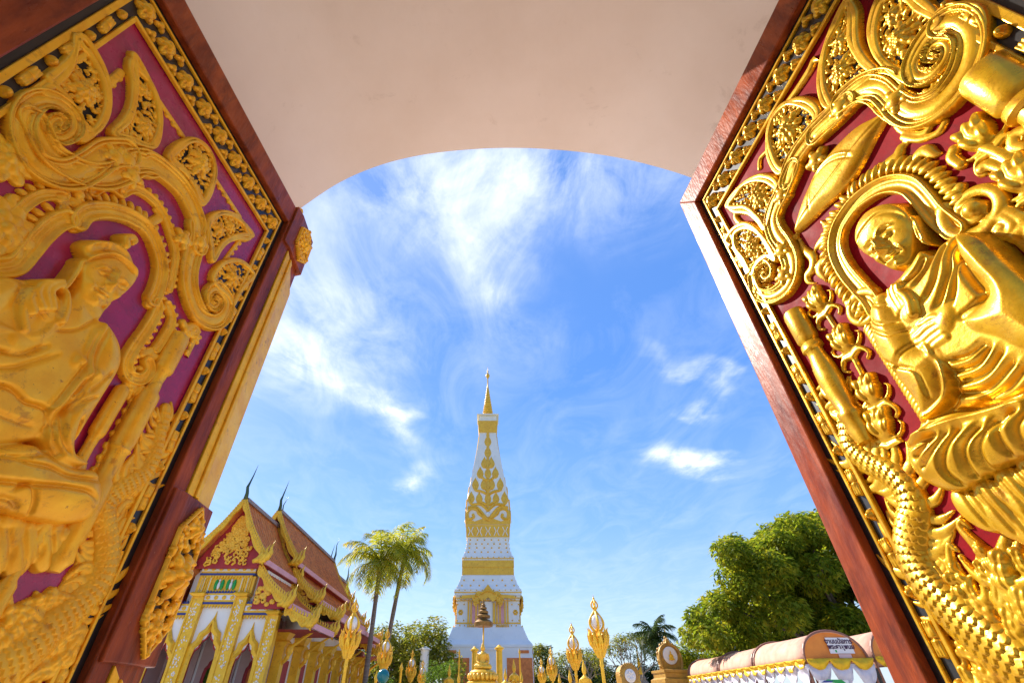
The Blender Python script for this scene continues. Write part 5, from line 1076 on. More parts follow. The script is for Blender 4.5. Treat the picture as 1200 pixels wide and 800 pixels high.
# shrine with a round white medallion
def medallion():
    x, y, z = w(783, 768, 30); t = empty('medallion_shrine', (x, y, 0), R_(8), 'gilded shrine with a round white medallion set in a pointed frame', 'shrine')
    b = MB(); b.lathe([(.95, 0), (.95, 1.2), (.84, 1.25), (.84, 1.9), (.92, 1.95), (.92, 2.1), (.78, 2.15), (.78, 2.5), (.86, 2.55), (.86, 2.7), (.72, 2.78), (.72, 2.95), (.78, 3.0), (.78, 3.1), (.4, 3.15)], 4); b.build('base', OLDG, t)
    fr = [(-.5, 3.1), (-.6, 3.5), (-.56, 3.9), (-.36, 4.15), (-.1, 4.28), (0, 4.5), (.1, 4.28), (.36, 4.15), (.56, 3.9), (.6, 3.5), (.5, 3.1)]; b = MB(); b.prism(fr, -.22, .18); 
    P = cr(fr, 4); b.tube([(p, -.22, q) for p, q in P], .07, 6)
    for i in range(14): p, q = P[2+i*2+i//2]; b.ball((p*1.08, -.1, 3.5+(q-3.5)*1.08), .09, 6, 5)
    b.build('pointed_frame', OLDG, t)
    b = MB(); M = Matrix.Translation((0, -.22, 3.74)) @ Matrix.Rotation(math.pi/2, 4, 'X'); b.lathe([(.40, -.01), (.40, .05), (.36, .07), (.0, .07)], 28, M=M); b.build('medallion', LENS, t)
    b = MB(); seated(b, .36, 3.52); o = fused('medallion_figure', b, YGOLD, t, .012); o.location = (0, -.34, 0); o.scale = (1, .25, 1)
medallion()
def niche():
    x, y, z = w(733, 778, 25); t = empty('gilt_niche', (x, y, 0), R_(10), 'small rounded gilt niche with a white face plate and a dark slot', 'shrine')
    n = 16; arc = [(-.42, 0), (-.42, z-.42)]+[(.42*math.cos(math.pi-math.pi*i/n), z-.42+.42*math.sin(math.pi*i/n)) for i in range(1, n)]+[(.42, z-.42), (.42, 0)]
    b = MB(); b.prism(arc, -.3, .3); 
    for i in range(15): a = math.pi*i/14; b.ball((.43*math.cos(a), -.28, z-.42+.43*math.sin(a)), .06, 6, 5)
    b.build('body', OLDG, t, bevel=.02); b = MB(); M = Matrix.Translation((0, -.3, z-.42)) @ Matrix.Rotation(math.pi/2, 4, 'X'); b.lathe([(.25, -.01), (.25, .03), (.2, .05)], 20, M=M)
    for i in range(7): a = i*.9; b.ball((.13*math.cos(a), -.34, z-.42+.13*math.sin(a)), .07, 6, 5)
    b.build('face_plate', LENS, t); b = MB(); b.box(-.2, .2, -.32, -.29, z-.80, z-.70); b.build('slot', MAR, t)
niche()
def chedi(u, v, Y, r, lab, m=WHITE):
    x, y, z = w(u, v, Y); t = empty('chedi', (x, y, 0), 0, lab, 'chedi'); b = MB(); h = z
    b.lathe([(r, 0), (r, h*.2), (r*.8, h*.22), (r*.8, h*.3), (r*.65, h*.32), (r*.7, h*.36), (r*.55, h*.5), (r*.3, h*.56), (r*.34, h*.58), (r*.2, h*.62)], 4); b.build('bell', m, t)
    b = MB(); b.lathe([(r*.2, h*.62), (r*.24, h*.64), (r*.15, h*.72), (r*.16, h*.73), (r*.08, h*.86), (r*.02, h)], 10); soft(b.build('spire', YGOLD, t), 40)
chedi(745, 755, 55, 1.1, 'small weathered chedi between the bare tree and the coconut palm', mat('weathered_stone', (.42, .33, .26), .85, vscale=2, col2=(.3, .22, .17)))
chedi(778, 733, 62, 1.5, 'slender chedi spire rising behind the coconut palm')
chedi(748, 788, 40, .8, 'tiny white chedi with a gold top low on the right')
# ---- the ordination hall
def hall():
    CX = -14.36; Y0 = 28.0; t = empty('temple_hall', (CX, Y0, 0), 0, 'ornate temple hall with stacked brown tiled roofs, gold gables and pointed arches', 'temple hall')
    # three roof sections: (front y, back y, lift)
    S = [(-1.0, 4.2, 0.0), (3.9, 18.0, .95), (17.2, 23.5, .15)]
    T = [[(0, 11.14), (.9, 9.55), (2.15, 7.95)], [(1.83, 7.62), (2.8, 6.62), (3.9, 5.9)], [(3.67, 5.72), (4.4, 5.32), (5.25, 5.02)]]
    for si, (ya, yb, lift) in enumerate(S):
        rid = MB()
        for ti, tier in enumerate(T):
            ext = .0 if ti == 0 else .0
            for s in (-1, 1):
                sec = MB(); fas = MB(); sof = MB()
                ya_ = ya+.35*ti; yb_ = yb-.25*ti
                P = [(s*x, z+lift) for x, z in tier]; Q = [(p, q-.14) for p, q in P]
                n = len(P); V = []
                for yy in (ya_, yb_): V += [(p, yy, q) for p, q in P]+[(p, yy, q) for p, q in Q]
                m2 = 2*n; F = []
                for i in range(n-1): F += [(i, i+1, m2+i+1, m2+i), (n+i+1, n+i, m2+n+i, m2+n+i+1), (i+1, i, n+i, n+i+1), (m2+i, m2+i+1, m2+n+i+1, m2+n+i)]
                F += [(n-1, n+n-1, m2+2*n-1, m2+n-1), (0, m2, m2+n, n)]; sec.add(V, F)
                ex, ez = P[-1]; a, c = sorted((ex, ex+s*.10)); fas.box(a, c, ya_+.02, yb_-.02, ez-.28, ez-.02)
                # tile courses as fine ribs up the slope
                for yy in np.arange(ya_+.25, yb_-.1, .42): sec.tube([(p, yy, q+.01) for p, q in P], .022, 4)
                px, pz = T[ti+1][0] if ti < 2 else (3.1, 4.9); a, c = sorted((s*px*.92, ex)); sof.add([(a, ya_+.1, ez-.3), (c, ya_+.1, ez-.3), (c, yb_-.1, ez-.3), (a, yb_-.1, ez-.3)], [(0, 1, 2, 3)])
                sec.build('roof', TILE, t); fas.build('fascia', PINK, t); sof.build('soffit', MAR, t)
        rid.box(-.16, .16, ya, yb, 11.10+lift, 11.30+lift)
        rid.build('ridge', RIDGE, t)
        # gable end: bargeboards with comb, apex finial, flame finials at the eaves
        for end, (yy, face) in enumerate(((ya, -1), (yb, 1))):
            brd = MB()
            for ti, tier in enumerate(T):
                y1 = yy+(.35*ti if face < 0 else -.25*ti); y1 += face*.05
                for s in (-1, 1):
                    P = cr([(s*x, z+lift+.12) for x, z in tier], 8); n = len(P); V = []
                    for off in (0, face*.12):
                        V += [(p, y1+off, q) for p, q in P]+[(p-s*.0, y1+off, q-.44-.08*math.sin(i*1.3)) for i, (p, q) in enumerate(P)]
                    m2 = 2*n
                    for f0 in range(n-1): i = f0; brd.add([], []) if False else None
                    F = []
                    for i in range(n-1): F += [(i, i+1, n+i+1, n+i), (m2+i+1, m2+i, m2+n+i, m2+n+i+1), (i, m2+i, m2+i+1, i+1), (n+i, n+i+1, m2+n+i+1, m2+n+i)]
                    brd.add(V, F)
                    D_ = cuts(P); k = 0.1
                    while k < D_[-1]:
                        x = np.interp(k, D_, P[:, 0]); z = np.interp(k, D_, P[:, 1]); brd.tube([(x, y1+face*.06, z-.03), (x+s*.02, y1+face*.06, z+.10), (x-s*.05, y1+face*.06, z+.22)], [.06, .05, .01], 4)
                        brd.ball((x, y1+face*.12, z-.2), (.06, .05, .12), 5, 4); k += .17
                    ex, ez = P[-1]; k = 1.0 if ti == 0 else .9; fl = MB()
                    for dx, dz, sx in ((0, 0, 1), (-.22, -.08, .75), (-.45, -.1, .55)):
                        fl.tube([(ex+s*(dx-.15)*k, y1+face*.06, ez-.30*k), (ex+s*(dx+.12)*k, y1+face*.06, ez-.12+dz), (ex+s*(dx+.27)*k, y1+face*.06, ez+.18*k*sx), (ex+s*(dx+.22)*k, y1+face*.06, ez+.42*k*sx), (ex+s*(dx+.34)*k, y1+face*.06, ez+.78*k*sx)], [.10, .17*k, .12*k, .07, .01], 6)
                    fl.ball((ex-s*.1, y1+face*.08, ez-.22), (.26, .12, .20), 8, 6); fl.build('eave_finial', YGOLD, t, True); brd.build('bargeboard', YGOLD, t); brd = MB()
            b = MB(); zc = 11.3+lift; y1 = yy+face*.05
            b.tube([(0, y1, zc-.15), (0, y1+face*.05, zc+.25), (0, y1+face*.22, zc+.55), (0, y1+face*.12, zc+.85), (0, y1-face*.02, zc+1.35), (.14, y1+face*.10, zc+2.0)], [.14, .10, .085, .055, .035, .006], 8); b.build('apex_finial', FINIAL, t, True)
            if (si, face) in ((0, -1), (1, -1), (2, 1)):
                yg = yy-face*.55
                b = MB(); b.prism([(-2.1, 7.55+lift), (2.1, 7.55+lift), (.9, 9.35+lift), (0, 10.95+lift)], yg-.05, yg+.05); b.prism([(1.9, 5.6+lift), (3.85, 5.6+lift), (2.8, 6.5+lift), (1.9, 7.4+lift)], yg-.05, yg+.05); b.prism([(-1.9, 7.4+lift), (-2.8, 6.5+lift), (-3.85, 5.6+lift), (-1.9, 5.6+lift)], yg-.05, yg+.05); b.build('gable_field', MAR, t)
                b = MB(); rng = random.Random(si*7+3)
                for i in range(210):
                    u = rng.random()**.7; z = 7.7+u*2.6; hw = 1.45*(1-(z-7.6)/3.0); x = rng.uniform(-hw, hw); a = rng.uniform(0, 6.28); r = .19*(1-.3*u)
                    b.tube([(x+r*math.cos(a+q*1.2)*(1-q*.18), yg+face*(.08+.02*q), z+lift+r*math.sin(a+q*1.2)*(1-q*.18)) for q in range(5)], [.055, .07, .06, .05, .03], 5)
                for s in (-1, 1):
                    for i in range(24): z = rng.uniform(5.75, 6.6); x = s*rng.uniform(1.95, 2.0+1.5*(6.9-z)/1.3); b.ball((x, yg+face*.08, z+lift), (rng.uniform(.08, .16), .07, rng.uniform(.08, .16)), 6, 5)
                tag(b.build('gable_ornament', GGOLD, t), kind='stuff')
    # side walls with pillars and bracket figures
    wall = MB(); wall.box(-3.0, 3.0, 1.7, 23.0, 0, 5.5); wall.box(-2.0, 2.0, .12, 23.0, 5.5, 7.6); o = wall.build('wall', WHITE, t)
    for s in (-1, 1): b = MB(); b.box(min(s*2.86, s*2.99), max(s*2.86, s*2.99), .01, 1.69, 0, 5.3); b.build('porch_wall', DARKIN, t)
    b = MB(); b.box(-2.85, 2.85, .01, 1.69, 5.32, 5.45); b.build('porch_ceiling', MAR, t)
    for k in range(8):
        y = 1.4+k*2.95
        for s in (-1, 1):
            pil = MB(); red = MB(); brk = MB(); x = s*3.25; pil.box(x-.24, x+.24, y-.24, y+.24, 0, 4.1); pil.lathe([(.26, 4.1), (.40, 4.3), (.30, 4.4), (.46, 4.7), (.46, 4.85)], 4, (x, y)); pil.lathe([(.5, 0), (.5, .4), (.3, .6)], 4, (x, y))
            brk.tube([(x+s*.2, y, 3.3), (x+s*.45, y, 3.6), (x+s*.55, y, 4.1), (x+s*1.1, y, 4.5), (x+s*1.7, y, 4.85)], [.06, .13, .11, .09, .05], 6); brk.ball((x+s*.5, y, 3.95), (.2, .16, .3), 7, 6)
            if k < 7: red.box(min(s*3.0, s*3.09), max(s*3.0, s*3.09), y+.75, y+2.2, .6, 3.6); red.build('shutter', MAR, t)
            pil.build('side_pillar', YGOLD, t); brk.build('eave_bracket', YGOLD, t)
    # front wall: three bays with pointed arches, pilasters and friezes
    def arch_curve(c, hw, zs, zt, n=8):
        L = [(c-hw, 0), (c-hw, zs)]
        pts = [(c-hw, zs), (c-hw*.92, zs+(zt-zs)*.28), (c-hw*.62, zs+(zt-zs)*.42), (c-hw*.55, zs+(zt-zs)*.60), (c-hw*.22, zs+(zt-zs)*.72), (c, zt)]
        L = [(c-hw, 0)]+pts; return L+[(2*c-x, z) for x, z in L[-2::-1]]
    for c, hw, wl, wr, zt, top in ((0, .62, -1.16, 1.16, 4.65, 5.95), (2.13, .52, 1.16, 3.1, 4.15, 5.35), (-2.13, .52, -3.1, -1.16, 4.15, 5.35)):
        fr = MB(); dark = MB(); gd = MB(); redf = MB()
        A = arch_curve(c, hw, 3.45 if c == 0 else 3.1, zt); n = len(A)
        for q0, q1 in zip(A[1:-1], A[2:-1]): fr.prism([q0, q1, (q1[0], top), (q0[0], top)], -.12, .0)
        fr.box(wl, c-hw, -.12, 0, 0, top); fr.box(c+hw, wr, -.12, 0, 0, top)
        dark.box(c-.98, c+.98, 1.60, 1.69, 0, 5.3); I_ = arch_curve(c-.15, hw*.62, 2.9, 3.7); redf.tube([(x, 1.56, z) for x, z in I_], .10, 5)
        din = MB(); din.prism(I_[:-1] if False else I_, 1.57, 1.595); din.build('inner_door', HEDGE if c == 0 else TERRA, t)
        redf.tube([(x, -.10, z) for x, z in A], .05, 4)
        O = arch_curve(c, hw+.14, 3.5 if c == 0 else 3.15, zt+.5)
        gd.tube([(x, -.15, z) for x, z in O], [.18]*len(O), 6)
        D_ = cuts(np.array(O)); k = 3.3
        while k < D_[-1]-3.3:
            x = np.interp(k, D_, [q[0] for q in O]); z = np.interp(k, D_, [q[1] for q in O]); gd.ball((x, -.17, z+.08), (.06, .08, .11), 5, 4); k += .14
        gd.tube([(c, -.15, zt+.4), (c, -.15, zt+.9)], [.10, .01], 6)
        fr.build('front_wall', WHITE, t); dark.build('doorway', DARKIN, t); redf.build('door_reveal', MAR, t); gd.build('arch_frame', YGOLD, t)
    rng = random.Random(4)
    for x, top, wd in ((-1.16, 6.2, .27), (1.16, 6.2, .27), (3.1, 5.35, .25), (-3.1, 5.35, .25)):
        p = MB(); dots = MB(); p.box(x-wd, x+wd, -.36, -.0, 0, top); p.box(x-wd-.06, x-wd+.03, -.40, 0, 0, top-.02); p.box(x+wd-.03, x+wd+.06, -.40, 0, 0, top-.02); p.lathe([(wd+.02, top), (wd+.15, top+.12), (wd+.05, top+.2)], 4, (x, -.2))
        for i in range(120): z = rng.uniform(.5, top-.15); q = rng.gauss(0, wd*.32); dots.ball((x+max(-wd*.7, min(wd*.7, q)), -.365, z), (.032, .02, .045), 5, 4)
        pp = p.build('pilaster', YGOLD, t); dots.build('mirror_mosaic', LENS, pp)
    # friezes
    g2 = MB(); wh = MB(); bl = MB(); gr = MB()
    def frieze(x0, x1, z):
        g2.box(x0, x1, -.30, .1, z, z+.42); wh.box(x0, x1, -.315, -.29, z+.10, z+.33); bl.box(x0-.02, x1+.02, -.34, .0, z-.10, z-.002)
        n = max(2, int((x1-x0)/.42)); d = (x1-x0)/n
        for i in range(n): g2.ball((x0+d*(i+.5), -.33, z+.21), (.12, .05, .10), 6, 5)
        m = int((x1-x0)/.16)
        for i in range(m): g2.prism([(x0+.16*i, z-.1), (x0+.16*i+.08, z-.28), (x0+.16*i+.16, z-.1)], -.28, -.2)
        for i in range(m): bl.prism([(x0+.16*i, z+.42), (x0+.16*i+.08, z+.56), (x0+.16*i+.16, z+.42)], -.32, -.24)
    frieze(-.86, .86, 5.95); frieze(-1.5, 1.5, 7.35); frieze(1.5, 3.35, 5.45); frieze(-3.35, -1.5, 5.45)
    g2.box(-1.55, 1.55, -.2, .1, 6.38, 7.22)
    for i in range(2):
        c = -.33+.66*i; gr.ball((c-.17, -.24, 6.8), (.10, .07, .27), 7, 6); gr.ball((c+.17, -.24, 6.8), (.10, .07, .27), 7, 6); wh.ball((c, -.26, 6.75), (.08, .07, .20), 7, 6); wh.ball((c, -.26, 7.0), (.06, .06, .07), 7, 6)
    for s in (-1, 1):
        for i in range(6): g2.box(s*(.82+.11*i)-.03, s*(.82+.11*i)+.03, -.26, -.18, 6.4, 7.2)
        for i in range(4): wh.box(s*(.87+.16*i)-.018, s*(.87+.16*i)+.018, -.25, -.19, 6.45, 7.15)
    g2.build('gold_frieze', YGOLD, t); wh.build('white_mosaic', LENS, t); bl.build('blue_mosaic', BLUE, t); gr.build('green_mosaic', GREEN, t)
    b = MB(); b.box(-3.7, 3.7, -1.6, 23.4, 0, .7); b.box(-2.5, 2.5, -2.6, -1.6, 0, .35); b.build('plinth', WHITE, t)
hall()
# ---- tented stalls with orange end boards and swagged bunting
CANVAS = mat('pinkish_canvas', (.66, .37, .26), .75, vscale=3, col2=(.52, .26, .17), bump=.35, bscale=5)
ORANGE = mat('orange_board', (.82, .27, .03), .6, vscale=1.5, col2=(.62, .17, .02), bump=.06, bscale=8)
STEEL = mat('painted_pipe', (.25, .10, .06), .5); YCLOTH = mat('yellow_cloth', (.78, .48, .01), .8, vscale=6, col2=(.68, .38, .01)); WCLOTH = mat('white_cloth', (.64, .61, .66), .8, vscale=4, col2=(.5, .46, .54))
def tent(x0, x1, y0, y1, zs, zt, lab, board):
    cx = (x0+x1)/2; hw = (x1-x0)/2; t = empty('market_tent', (cx, y0, 0), 0, lab, 'tent', 'market tents under the mango tree'); n = 18; L = y1-y0
    arc = [(hw*math.cos(math.pi-math.pi*i/n), zs+(zt-zs)*math.sin(math.pi*i/n)**.85) for i in range(n+1)]
    V = []; F = []; K = 5
    for k in range(K+1):
        sag = 1-.03*math.sin(math.pi*k/K)
        for x, z in arc: V.append((x, L*k/K, zs+(z-zs)*sag))
    m = n+1
    for k in range(K):
        for i in range(n): F.append((k*m+i, k*m+i+1, (k+1)*m+i+1, (k+1)*m+i))
    o = mk('canvas', V, F, CANVAS, t, True); s = o.modifiers.new('thick', 'SOLIDIFY'); s.thickness = .02
    b = MB()
    for yy in (.02, L-.02): b.tube([(x, yy, z+.02) for x, z in arc], .04, 6)
    for sx in (-hw, hw):
        for yy in (.03, L-.03): b.tube([(sx, yy, 0), (sx, yy, zs)], .035, 6)
        b.tube([(sx, 0, zs), (sx, L, zs)], .03, 6)
    b.build('pipe_frame', STEEL, t)
    if board: b = MB(); b.prism([(x*.985, z-.0) for x, z in arc], .05, .09); b.build('end_board', ORANGE, t)
    return t
def swag(pts, n, drop, m, name, lab, seed, parts=4):
    """scalloped cloth hung along a line"""
    rng = random.Random(seed); a, c = np.array(pts[0]), np.array(pts[1]); V = []; F = []; W_ = n*10+1; R = 7
    nr = np.array((-(c-a)[1], (c-a)[0], 0)); nr = nr/np.hypot(nr[0], nr[1]); dr = [drop*rng.uniform(.8, 1.15) for _ in range(n)]
    for i in range(W_):
        u = i/(W_-1); k = min(n-1, int(u*n)); f = u*n-k; sw = math.sin(math.pi*f)**.8; p = a+(c-a)*u
        for j in range(R):
            v = j/(R-1); z = -v*(.18*drop+dr[k]*sw); off = .045*math.sin(v*7.5+f*2)*(.4+sw)+.03*math.sin(i*1.7)
            V.append(tuple(p+nr*off+np.array((0, 0, z))))
    for i in range(W_-1):
        for j in range(R-1): F.append((i*R+j, (i+1)*R+j, (i+1)*R+j+1, i*R+j+1))
    o = mk(name, V, F, m, None, True); s = o.modifiers.new('thick', 'SOLIDIFY'); s.thickness = .012
    return tag(o, lab, 'bunting')
t0 = tent(10.35, 12.42, 18.0, 21.6, 2.72, 3.56, 'market tent with orange end board carrying a white notice', True)
tent(10.35, 12.42, 21.75, 25.0, 2.74, 3.52, 'middle pinkish market tent between the nearest and the farthest ones', False)
tent(10.35, 12.42, 25.15, 29.0, 2.74, 3.50, 'farthest pinkish market tent beside the medallion shrine', False)
tent(12.55, 14.7, 17.9, 21.6, 2.76, 3.66, 'market tent with plain orange end board nearest the right door', True)
swag(((10.26, 17.9, 2.80), (10.26, 29, 2.80)), 17, .26, YCLOTH, 'bunting', 'yellow scalloped bunting along the side eave of the tents', 1)
swag(((10.30, 17.9, 2.66), (10.30, 29, 2.66)), 15, .46, WCLOTH, 'bunting', 'white draped cloth hanging under the yellow side bunting', 2)
swag(((10.3, 17.84, 2.80), (12.45, 17.84, 2.82)), 3, .28, YCLOTH, 'bunting', 'yellow scalloped bunting below the orange board with the notice', 3)
swag(((10.3, 17.90, 2.66), (12.45, 17.90, 2.68)), 3, .55, WCLOTH, 'bunting', 'white draped cloth under the front yellow bunting', 4)
swag(((12.5, 17.78, 2.86), (14.7, 17.78, 2.86)), 4, .24, YCLOTH, 'bunting', 'yellow scalloped bunting on the tent nearest the right door', 5)
def text(parent, body, size, loc, m, rot=(math.pi/2, 0, 0), sx=1):
    c = bpy.data.curves.new('lettering', 'FONT'); c.body = body; c.size = size; c.align_x = 'CENTER'; c.align_y = 'CENTER'; c.extrude = .004; c.offset = .006
    o = bpy.data.objects.new('lettering', c); COL.objects.link(o); o.parent = parent; o.location = loc; o.rotation_euler = rot; o.scale = (sx, 1, 1); o.data.materials.append(m)
    dg = bpy.context.evaluated_depsgraph_get(); me = bpy.data.meshes.new_from_object(o.evaluated_get(dg)); bpy.data.objects.remove(o)
    o = bpy.data.objects.new('lettering', me); COL.objects.link(o); o.parent = parent; o.location = loc; o.rotation_euler = rot; o.scale = (sx, 1, 1); return o
INK = mat('dark_ink', (.06, .02, .06), .7); NOTICE = mat('white_notice', (.74, .70, .70), .6); PINKP = mat('pink_paper', (.74, .50, .47), .7); LIME = mat('lime_banner', (.62, .62, .14), .6, vscale=1.2, col2=(.70, .72, .45))
PURP = mat('purple_ink', (.16, .07, .24), .7)
s = empty('notice_board', (11.66, 18.03, 3.17), 0, 'white notice with two lines of dark Thai lettering on the orange board', 'notice')
b = MB(); b.box(-.40, .40, -.012, .0, -.22, .22); b.build('board', NOTICE, s)
text(s, 'งานนมัสการ', .185, (0, -.018, .11), INK); text(s, 'พระธาตุพนม', .175, (.02, -.018, -.04), INK)
b = MB(); b.box(-.22, -.17, -.016, -.0125, -.19, -.12); b.build('green_mark', GREEN, s)
b = MB(); b.box(-.16, .25, -.014, -.002, -.34, -.235); b.build('pink_strip', PINKP, s)
s = empty('hanging_banner', (13.25, 17.7, 2.15), 0, 'lime and white banner with purple Thai lettering beneath the right tent', 'banner')
b = MB(); b.box(-.55, .75, -.01, .01, -.75, .5); b.build('cloth', LIME, s); text(s, 'เชิญ', .30, (.28, -.02, .27), PURP); text(s, 'ร่วมบุญ', .34, (.18, -.02, -.12), PURP)
s = empty('stall_sign', (10.75, 17.75, 2.02), 0, 'white stall sign with a green and blue curved top edge', 'sign')
b = MB(); b.box(-.35, .55, -.012, .0, -.5, .22); b.build('board', NOTICE, s); b = MB(); b.prism([(-.2, .20), (-.1, .235), (.35, .235), (.5, .1), (.56, -.1), (.42, .02), (.3, .12)], -.02, -.013); b.build('green_arc', GREEN, s); b = MB(); b.prism([(-.3, .16), (-.2, .21), (.1, .21), (.0, .17)], -.022, -.0135); b.build('blue_arc', BLUE, s)
# ---- vegetation
def leaf_cloud(name, centers, n, size, m, parent, rng, droop=.6, aspect=.36, fill=.75):
    """leaf sized faces spread through the volume of many clumps (cx, cy, cz, rx, ry, rz)"""
    r = np.random.default_rng(rng.randrange(10**6)); C = np.array(centers); vol = C[:, 3]*C[:, 4]+C[:, 4]*C[:, 5]; idx = r.choice(len(C), n, p=vol/vol.sum()); c = C[idx]
    d = r.normal(size=(n, 3)); d /= np.linalg.norm(d, axis=1)[:, None]; rad = r.random(n)**(1/3*(1-fill)+.12)
    pos = c[:, :3]+d*rad[:, None]*c[:, 3:]*r.uniform(.82, 1.12, n)[:, None]
    a = r.uniform(0, 2*np.pi, n); ax = np.stack([np.cos(a), np.sin(a), -droop*r.uniform(.2, 1.6, n)+.25*(r.random(n) < .25)], 1)+d*.5; ax /= np.linalg.norm(ax, axis=1)[:, None]
    up = r.normal(size=(n, 3))*.5+np.array((0, 0, 1)); sd = np.cross(ax, up); sd /= np.linalg.norm(sd, axis=1)[:, None]+1e-9
    L = size*r.uniform(.65, 1.35, n); Wd = L*aspect
    V = np.stack([pos, pos+ax*(L*.45)[:, None]+sd*Wd[:, None]*.5, pos+ax*L[:, None], pos+ax*(L*.45)[:, None]-sd*Wd[:, None]*.5], 1).reshape(-1, 3)
    me = bpy.data.meshes.new(name); me.vertices.add(4*n); me.vertices.foreach_set('co', V.ravel()); me.loops.add(4*n); me.loops.foreach_set('vertex_index', np.arange(4*n, dtype=np.int32)); me.polygons.add(n)
    me.polygons.foreach_set('loop_start', np.arange(0, 4*n, 4, dtype=np.int32)); me.polygons.foreach_set('loop_total', np.full(n, 4, np.int32)); me.update(calc_edges=True); me.materials.append(m)
    o = bpy.data.objects.new(name, me); COL.objects.link(o); o.parent = parent; return o
def branchy(b, p, d, L, r, depth, rng, tips, spread=.6, n=3):
    q = p+d*L; mid = (p+q)/2+Vector((rng.uniform(-1, 1), rng.uniform(-1, 1), 0))*L*.08
    b.tube([p, mid, q], [r, r*.85, r*.68], 6)
    if depth == 0: tips.append(q); return
    for k in range(n):
        a = 2*math.pi*(k+rng.random()*.6)/n; u = d.orthogonal().normalized(); v = d.cross(u)
        nd = (d+(u*math.cos(a)+v*math.sin(a))*spread*rng.uniform(.6, 1.3)+Vector((0, 0, .12))).normalized(); branchy(b, q, nd, L*rng.uniform(.62, .82), r*.62, depth-1, rng, tips, spread, n)
def tree(name, loc, lab, cat, m, clumps, n, size, trunk_r, rng, droop=.6, aspect=.36, trunk_top=None, bark=None, limbs=True):
    t = empty(name, loc, 0, lab, cat); b = MB(); C = np.array(clumps); mid = C[:, :3].mean(0); ht = trunk_top or max(.8, C[:, 2].min()*.8)
    b.tube([(0, 0, 0), (.1*trunk_r, 0, ht*.5), (.2*trunk_r, .1, ht)], [trunk_r*1.3, trunk_r, trunk_r*.8], 9)
    if limbs:
        for c in clumps[::max(1, len(clumps)//16)]:
            e = Vector(c[:3]); s = Vector((.2*trunk_r, .1, ht*.9)); k = s+(e-s)*.5+Vector((rng.uniform(-.3, .3), rng.uniform(-.3, .3), .3)); b.tube([s, k, e], [trunk_r*.5, trunk_r*.3, trunk_r*.1], 6)
    b.build('trunk', bark or BARK, t, True); leaf_cloud('crown', clumps, n, size, m, t, rng, droop, aspect); return t
rng = random.Random(21)
# big mango tree behind the tents: clump centres spread over an uneven outline
def mango():
    base = (19.5, 28.5, 0); cl = []
    out = [(905, 640), (880, 650), (925, 625), (955, 622), (985, 628), (1010, 640), (870, 680), (895, 690), (925, 670), (960, 665), (1000, 680), (1025, 690), (850, 715), (880, 725), (915, 720), (950, 715), (985, 725), (1020, 735), (835, 740), (860, 752), (895, 755), (930, 752), (965, 745), (1040, 720), (1060, 680), (1040, 655), (850, 650), (862, 640), (818, 748), (825, 725), (843, 700), (908, 628), (918, 640), (912, 655), (930, 645), (900, 665), (940, 615), (925, 700), (890, 640), (968, 612), (1000, 622)]
    for u, v in out:
        for k in range(3):
            Y = 27+rng.uniform(-2.5, 4.5); x, y, z = w(u+rng.uniform(-9, 9), v+rng.uniform(-7, 7), Y); r = rng.uniform(.6, 1.15)
            if u < 852: r *= .7
            cl.append((x-base[0], y-base[1], z, r, r, r*.8))
    for k in range(26): cl.append((rng.uniform(-1, 7), rng.uniform(-2, 5), rng.uniform(4, 9.5), 1.2, 1.2, 1.0))
    tree('mango_tree', base, 'big spreading mango tree with drooping glossy leaves behind the market tents', 'tree', MANGO, cl, 120000, .30, .38, rng, .9, .34, 3.4)
mango()
x, y, z = w(818, 765, 33); cl = [(rng.uniform(-1.6, 1.6), rng.uniform(-1.2, 1.2), rng.uniform(1.5, z+.3), .6, .6, .55) for k in range(34)]
tree('small_tree', (x, y, 0), 'low leafy tree between the medallion shrine and the mango tree', 'tree', MANGO, cl, 7000, .28, .12, rng, .8, .32)
def bush(name, u, v, Y, hw, m, lab, n=9000, size=.3, low=.8, cat='tree', seed=0):
    rg = random.Random(seed); x, y, z = w(u, v, Y); cl = []
    for k in range(46):
        q = rg.random(); zz_ = low+(z-low)*q; rr = hw*math.sqrt(max(.12, 1-((q-.35)/.72)**2)); a = rg.uniform(0, 6.28); d = rg.random()**.5*rr
        cl.append((d*math.cos(a), d*math.sin(a), zz_-.3, hw*.26, hw*.26, hw*.22))
    return tree(name, (x, y, 0), lab, cat, m, cl, n, size, hw*.07, rg)
bush('rain_tree', 484, 727, 62, 5.6, BUSHY, 'yellow-green bushy tree behind the lamp posts left of the stupa', 22000, .42, 1.5, seed=1)
bush('rain_tree', 440, 748, 66, 4.5, DARKL, 'darker bushy tree behind the palm trunks', 12000, .42, 1.2, seed=2)
bush('round_shrub', 521, 772, 46, 1.9, HEDGE, 'bright green rounded shrub at the left foot of the stupa', 9000, .16, .3, 'shrub', 3)
bush('low_shrub', 452, 792, 36, 1.6, HEDGE, 'bright green low shrub by the base of the palm trunks', 5000, .16, .2, 'shrub', 4)
bush('leafy_tree', 628, 756, 80, 3.0, BUSHY, 'olive green tree just right of the stupa base', 8000, .4, 1.0, seed=5)
bush('slim_cypress', 641, 753, 76, 1.0, DARKL, 'slim dark conical tree right of the stupa', 4000, .3, .6, seed=6)
bush('leafy_tree', 660, 776, 70, 4.0, BUSHY, 'yellowish leafy tree behind the right lamp posts', 12000, .38, 1.0, seed=7)
bush('leafy_tree', 690, 778, 66, 4.2, DARKL, 'dark leafy tree under the bare branches', 12000, .38, 1.0, seed=8)
bush('leafy_tree', 722, 782, 62, 3.0, BUSHY, 'olive leafy tree left of the small chedi', 9000, .36, 1.0, seed=9)
bush('round_shrub', 758, 778, 58, 2.1, DARKL, 'dark rounded shrub beneath the coconut palm', 9000, .26, .6, 'shrub', 10)
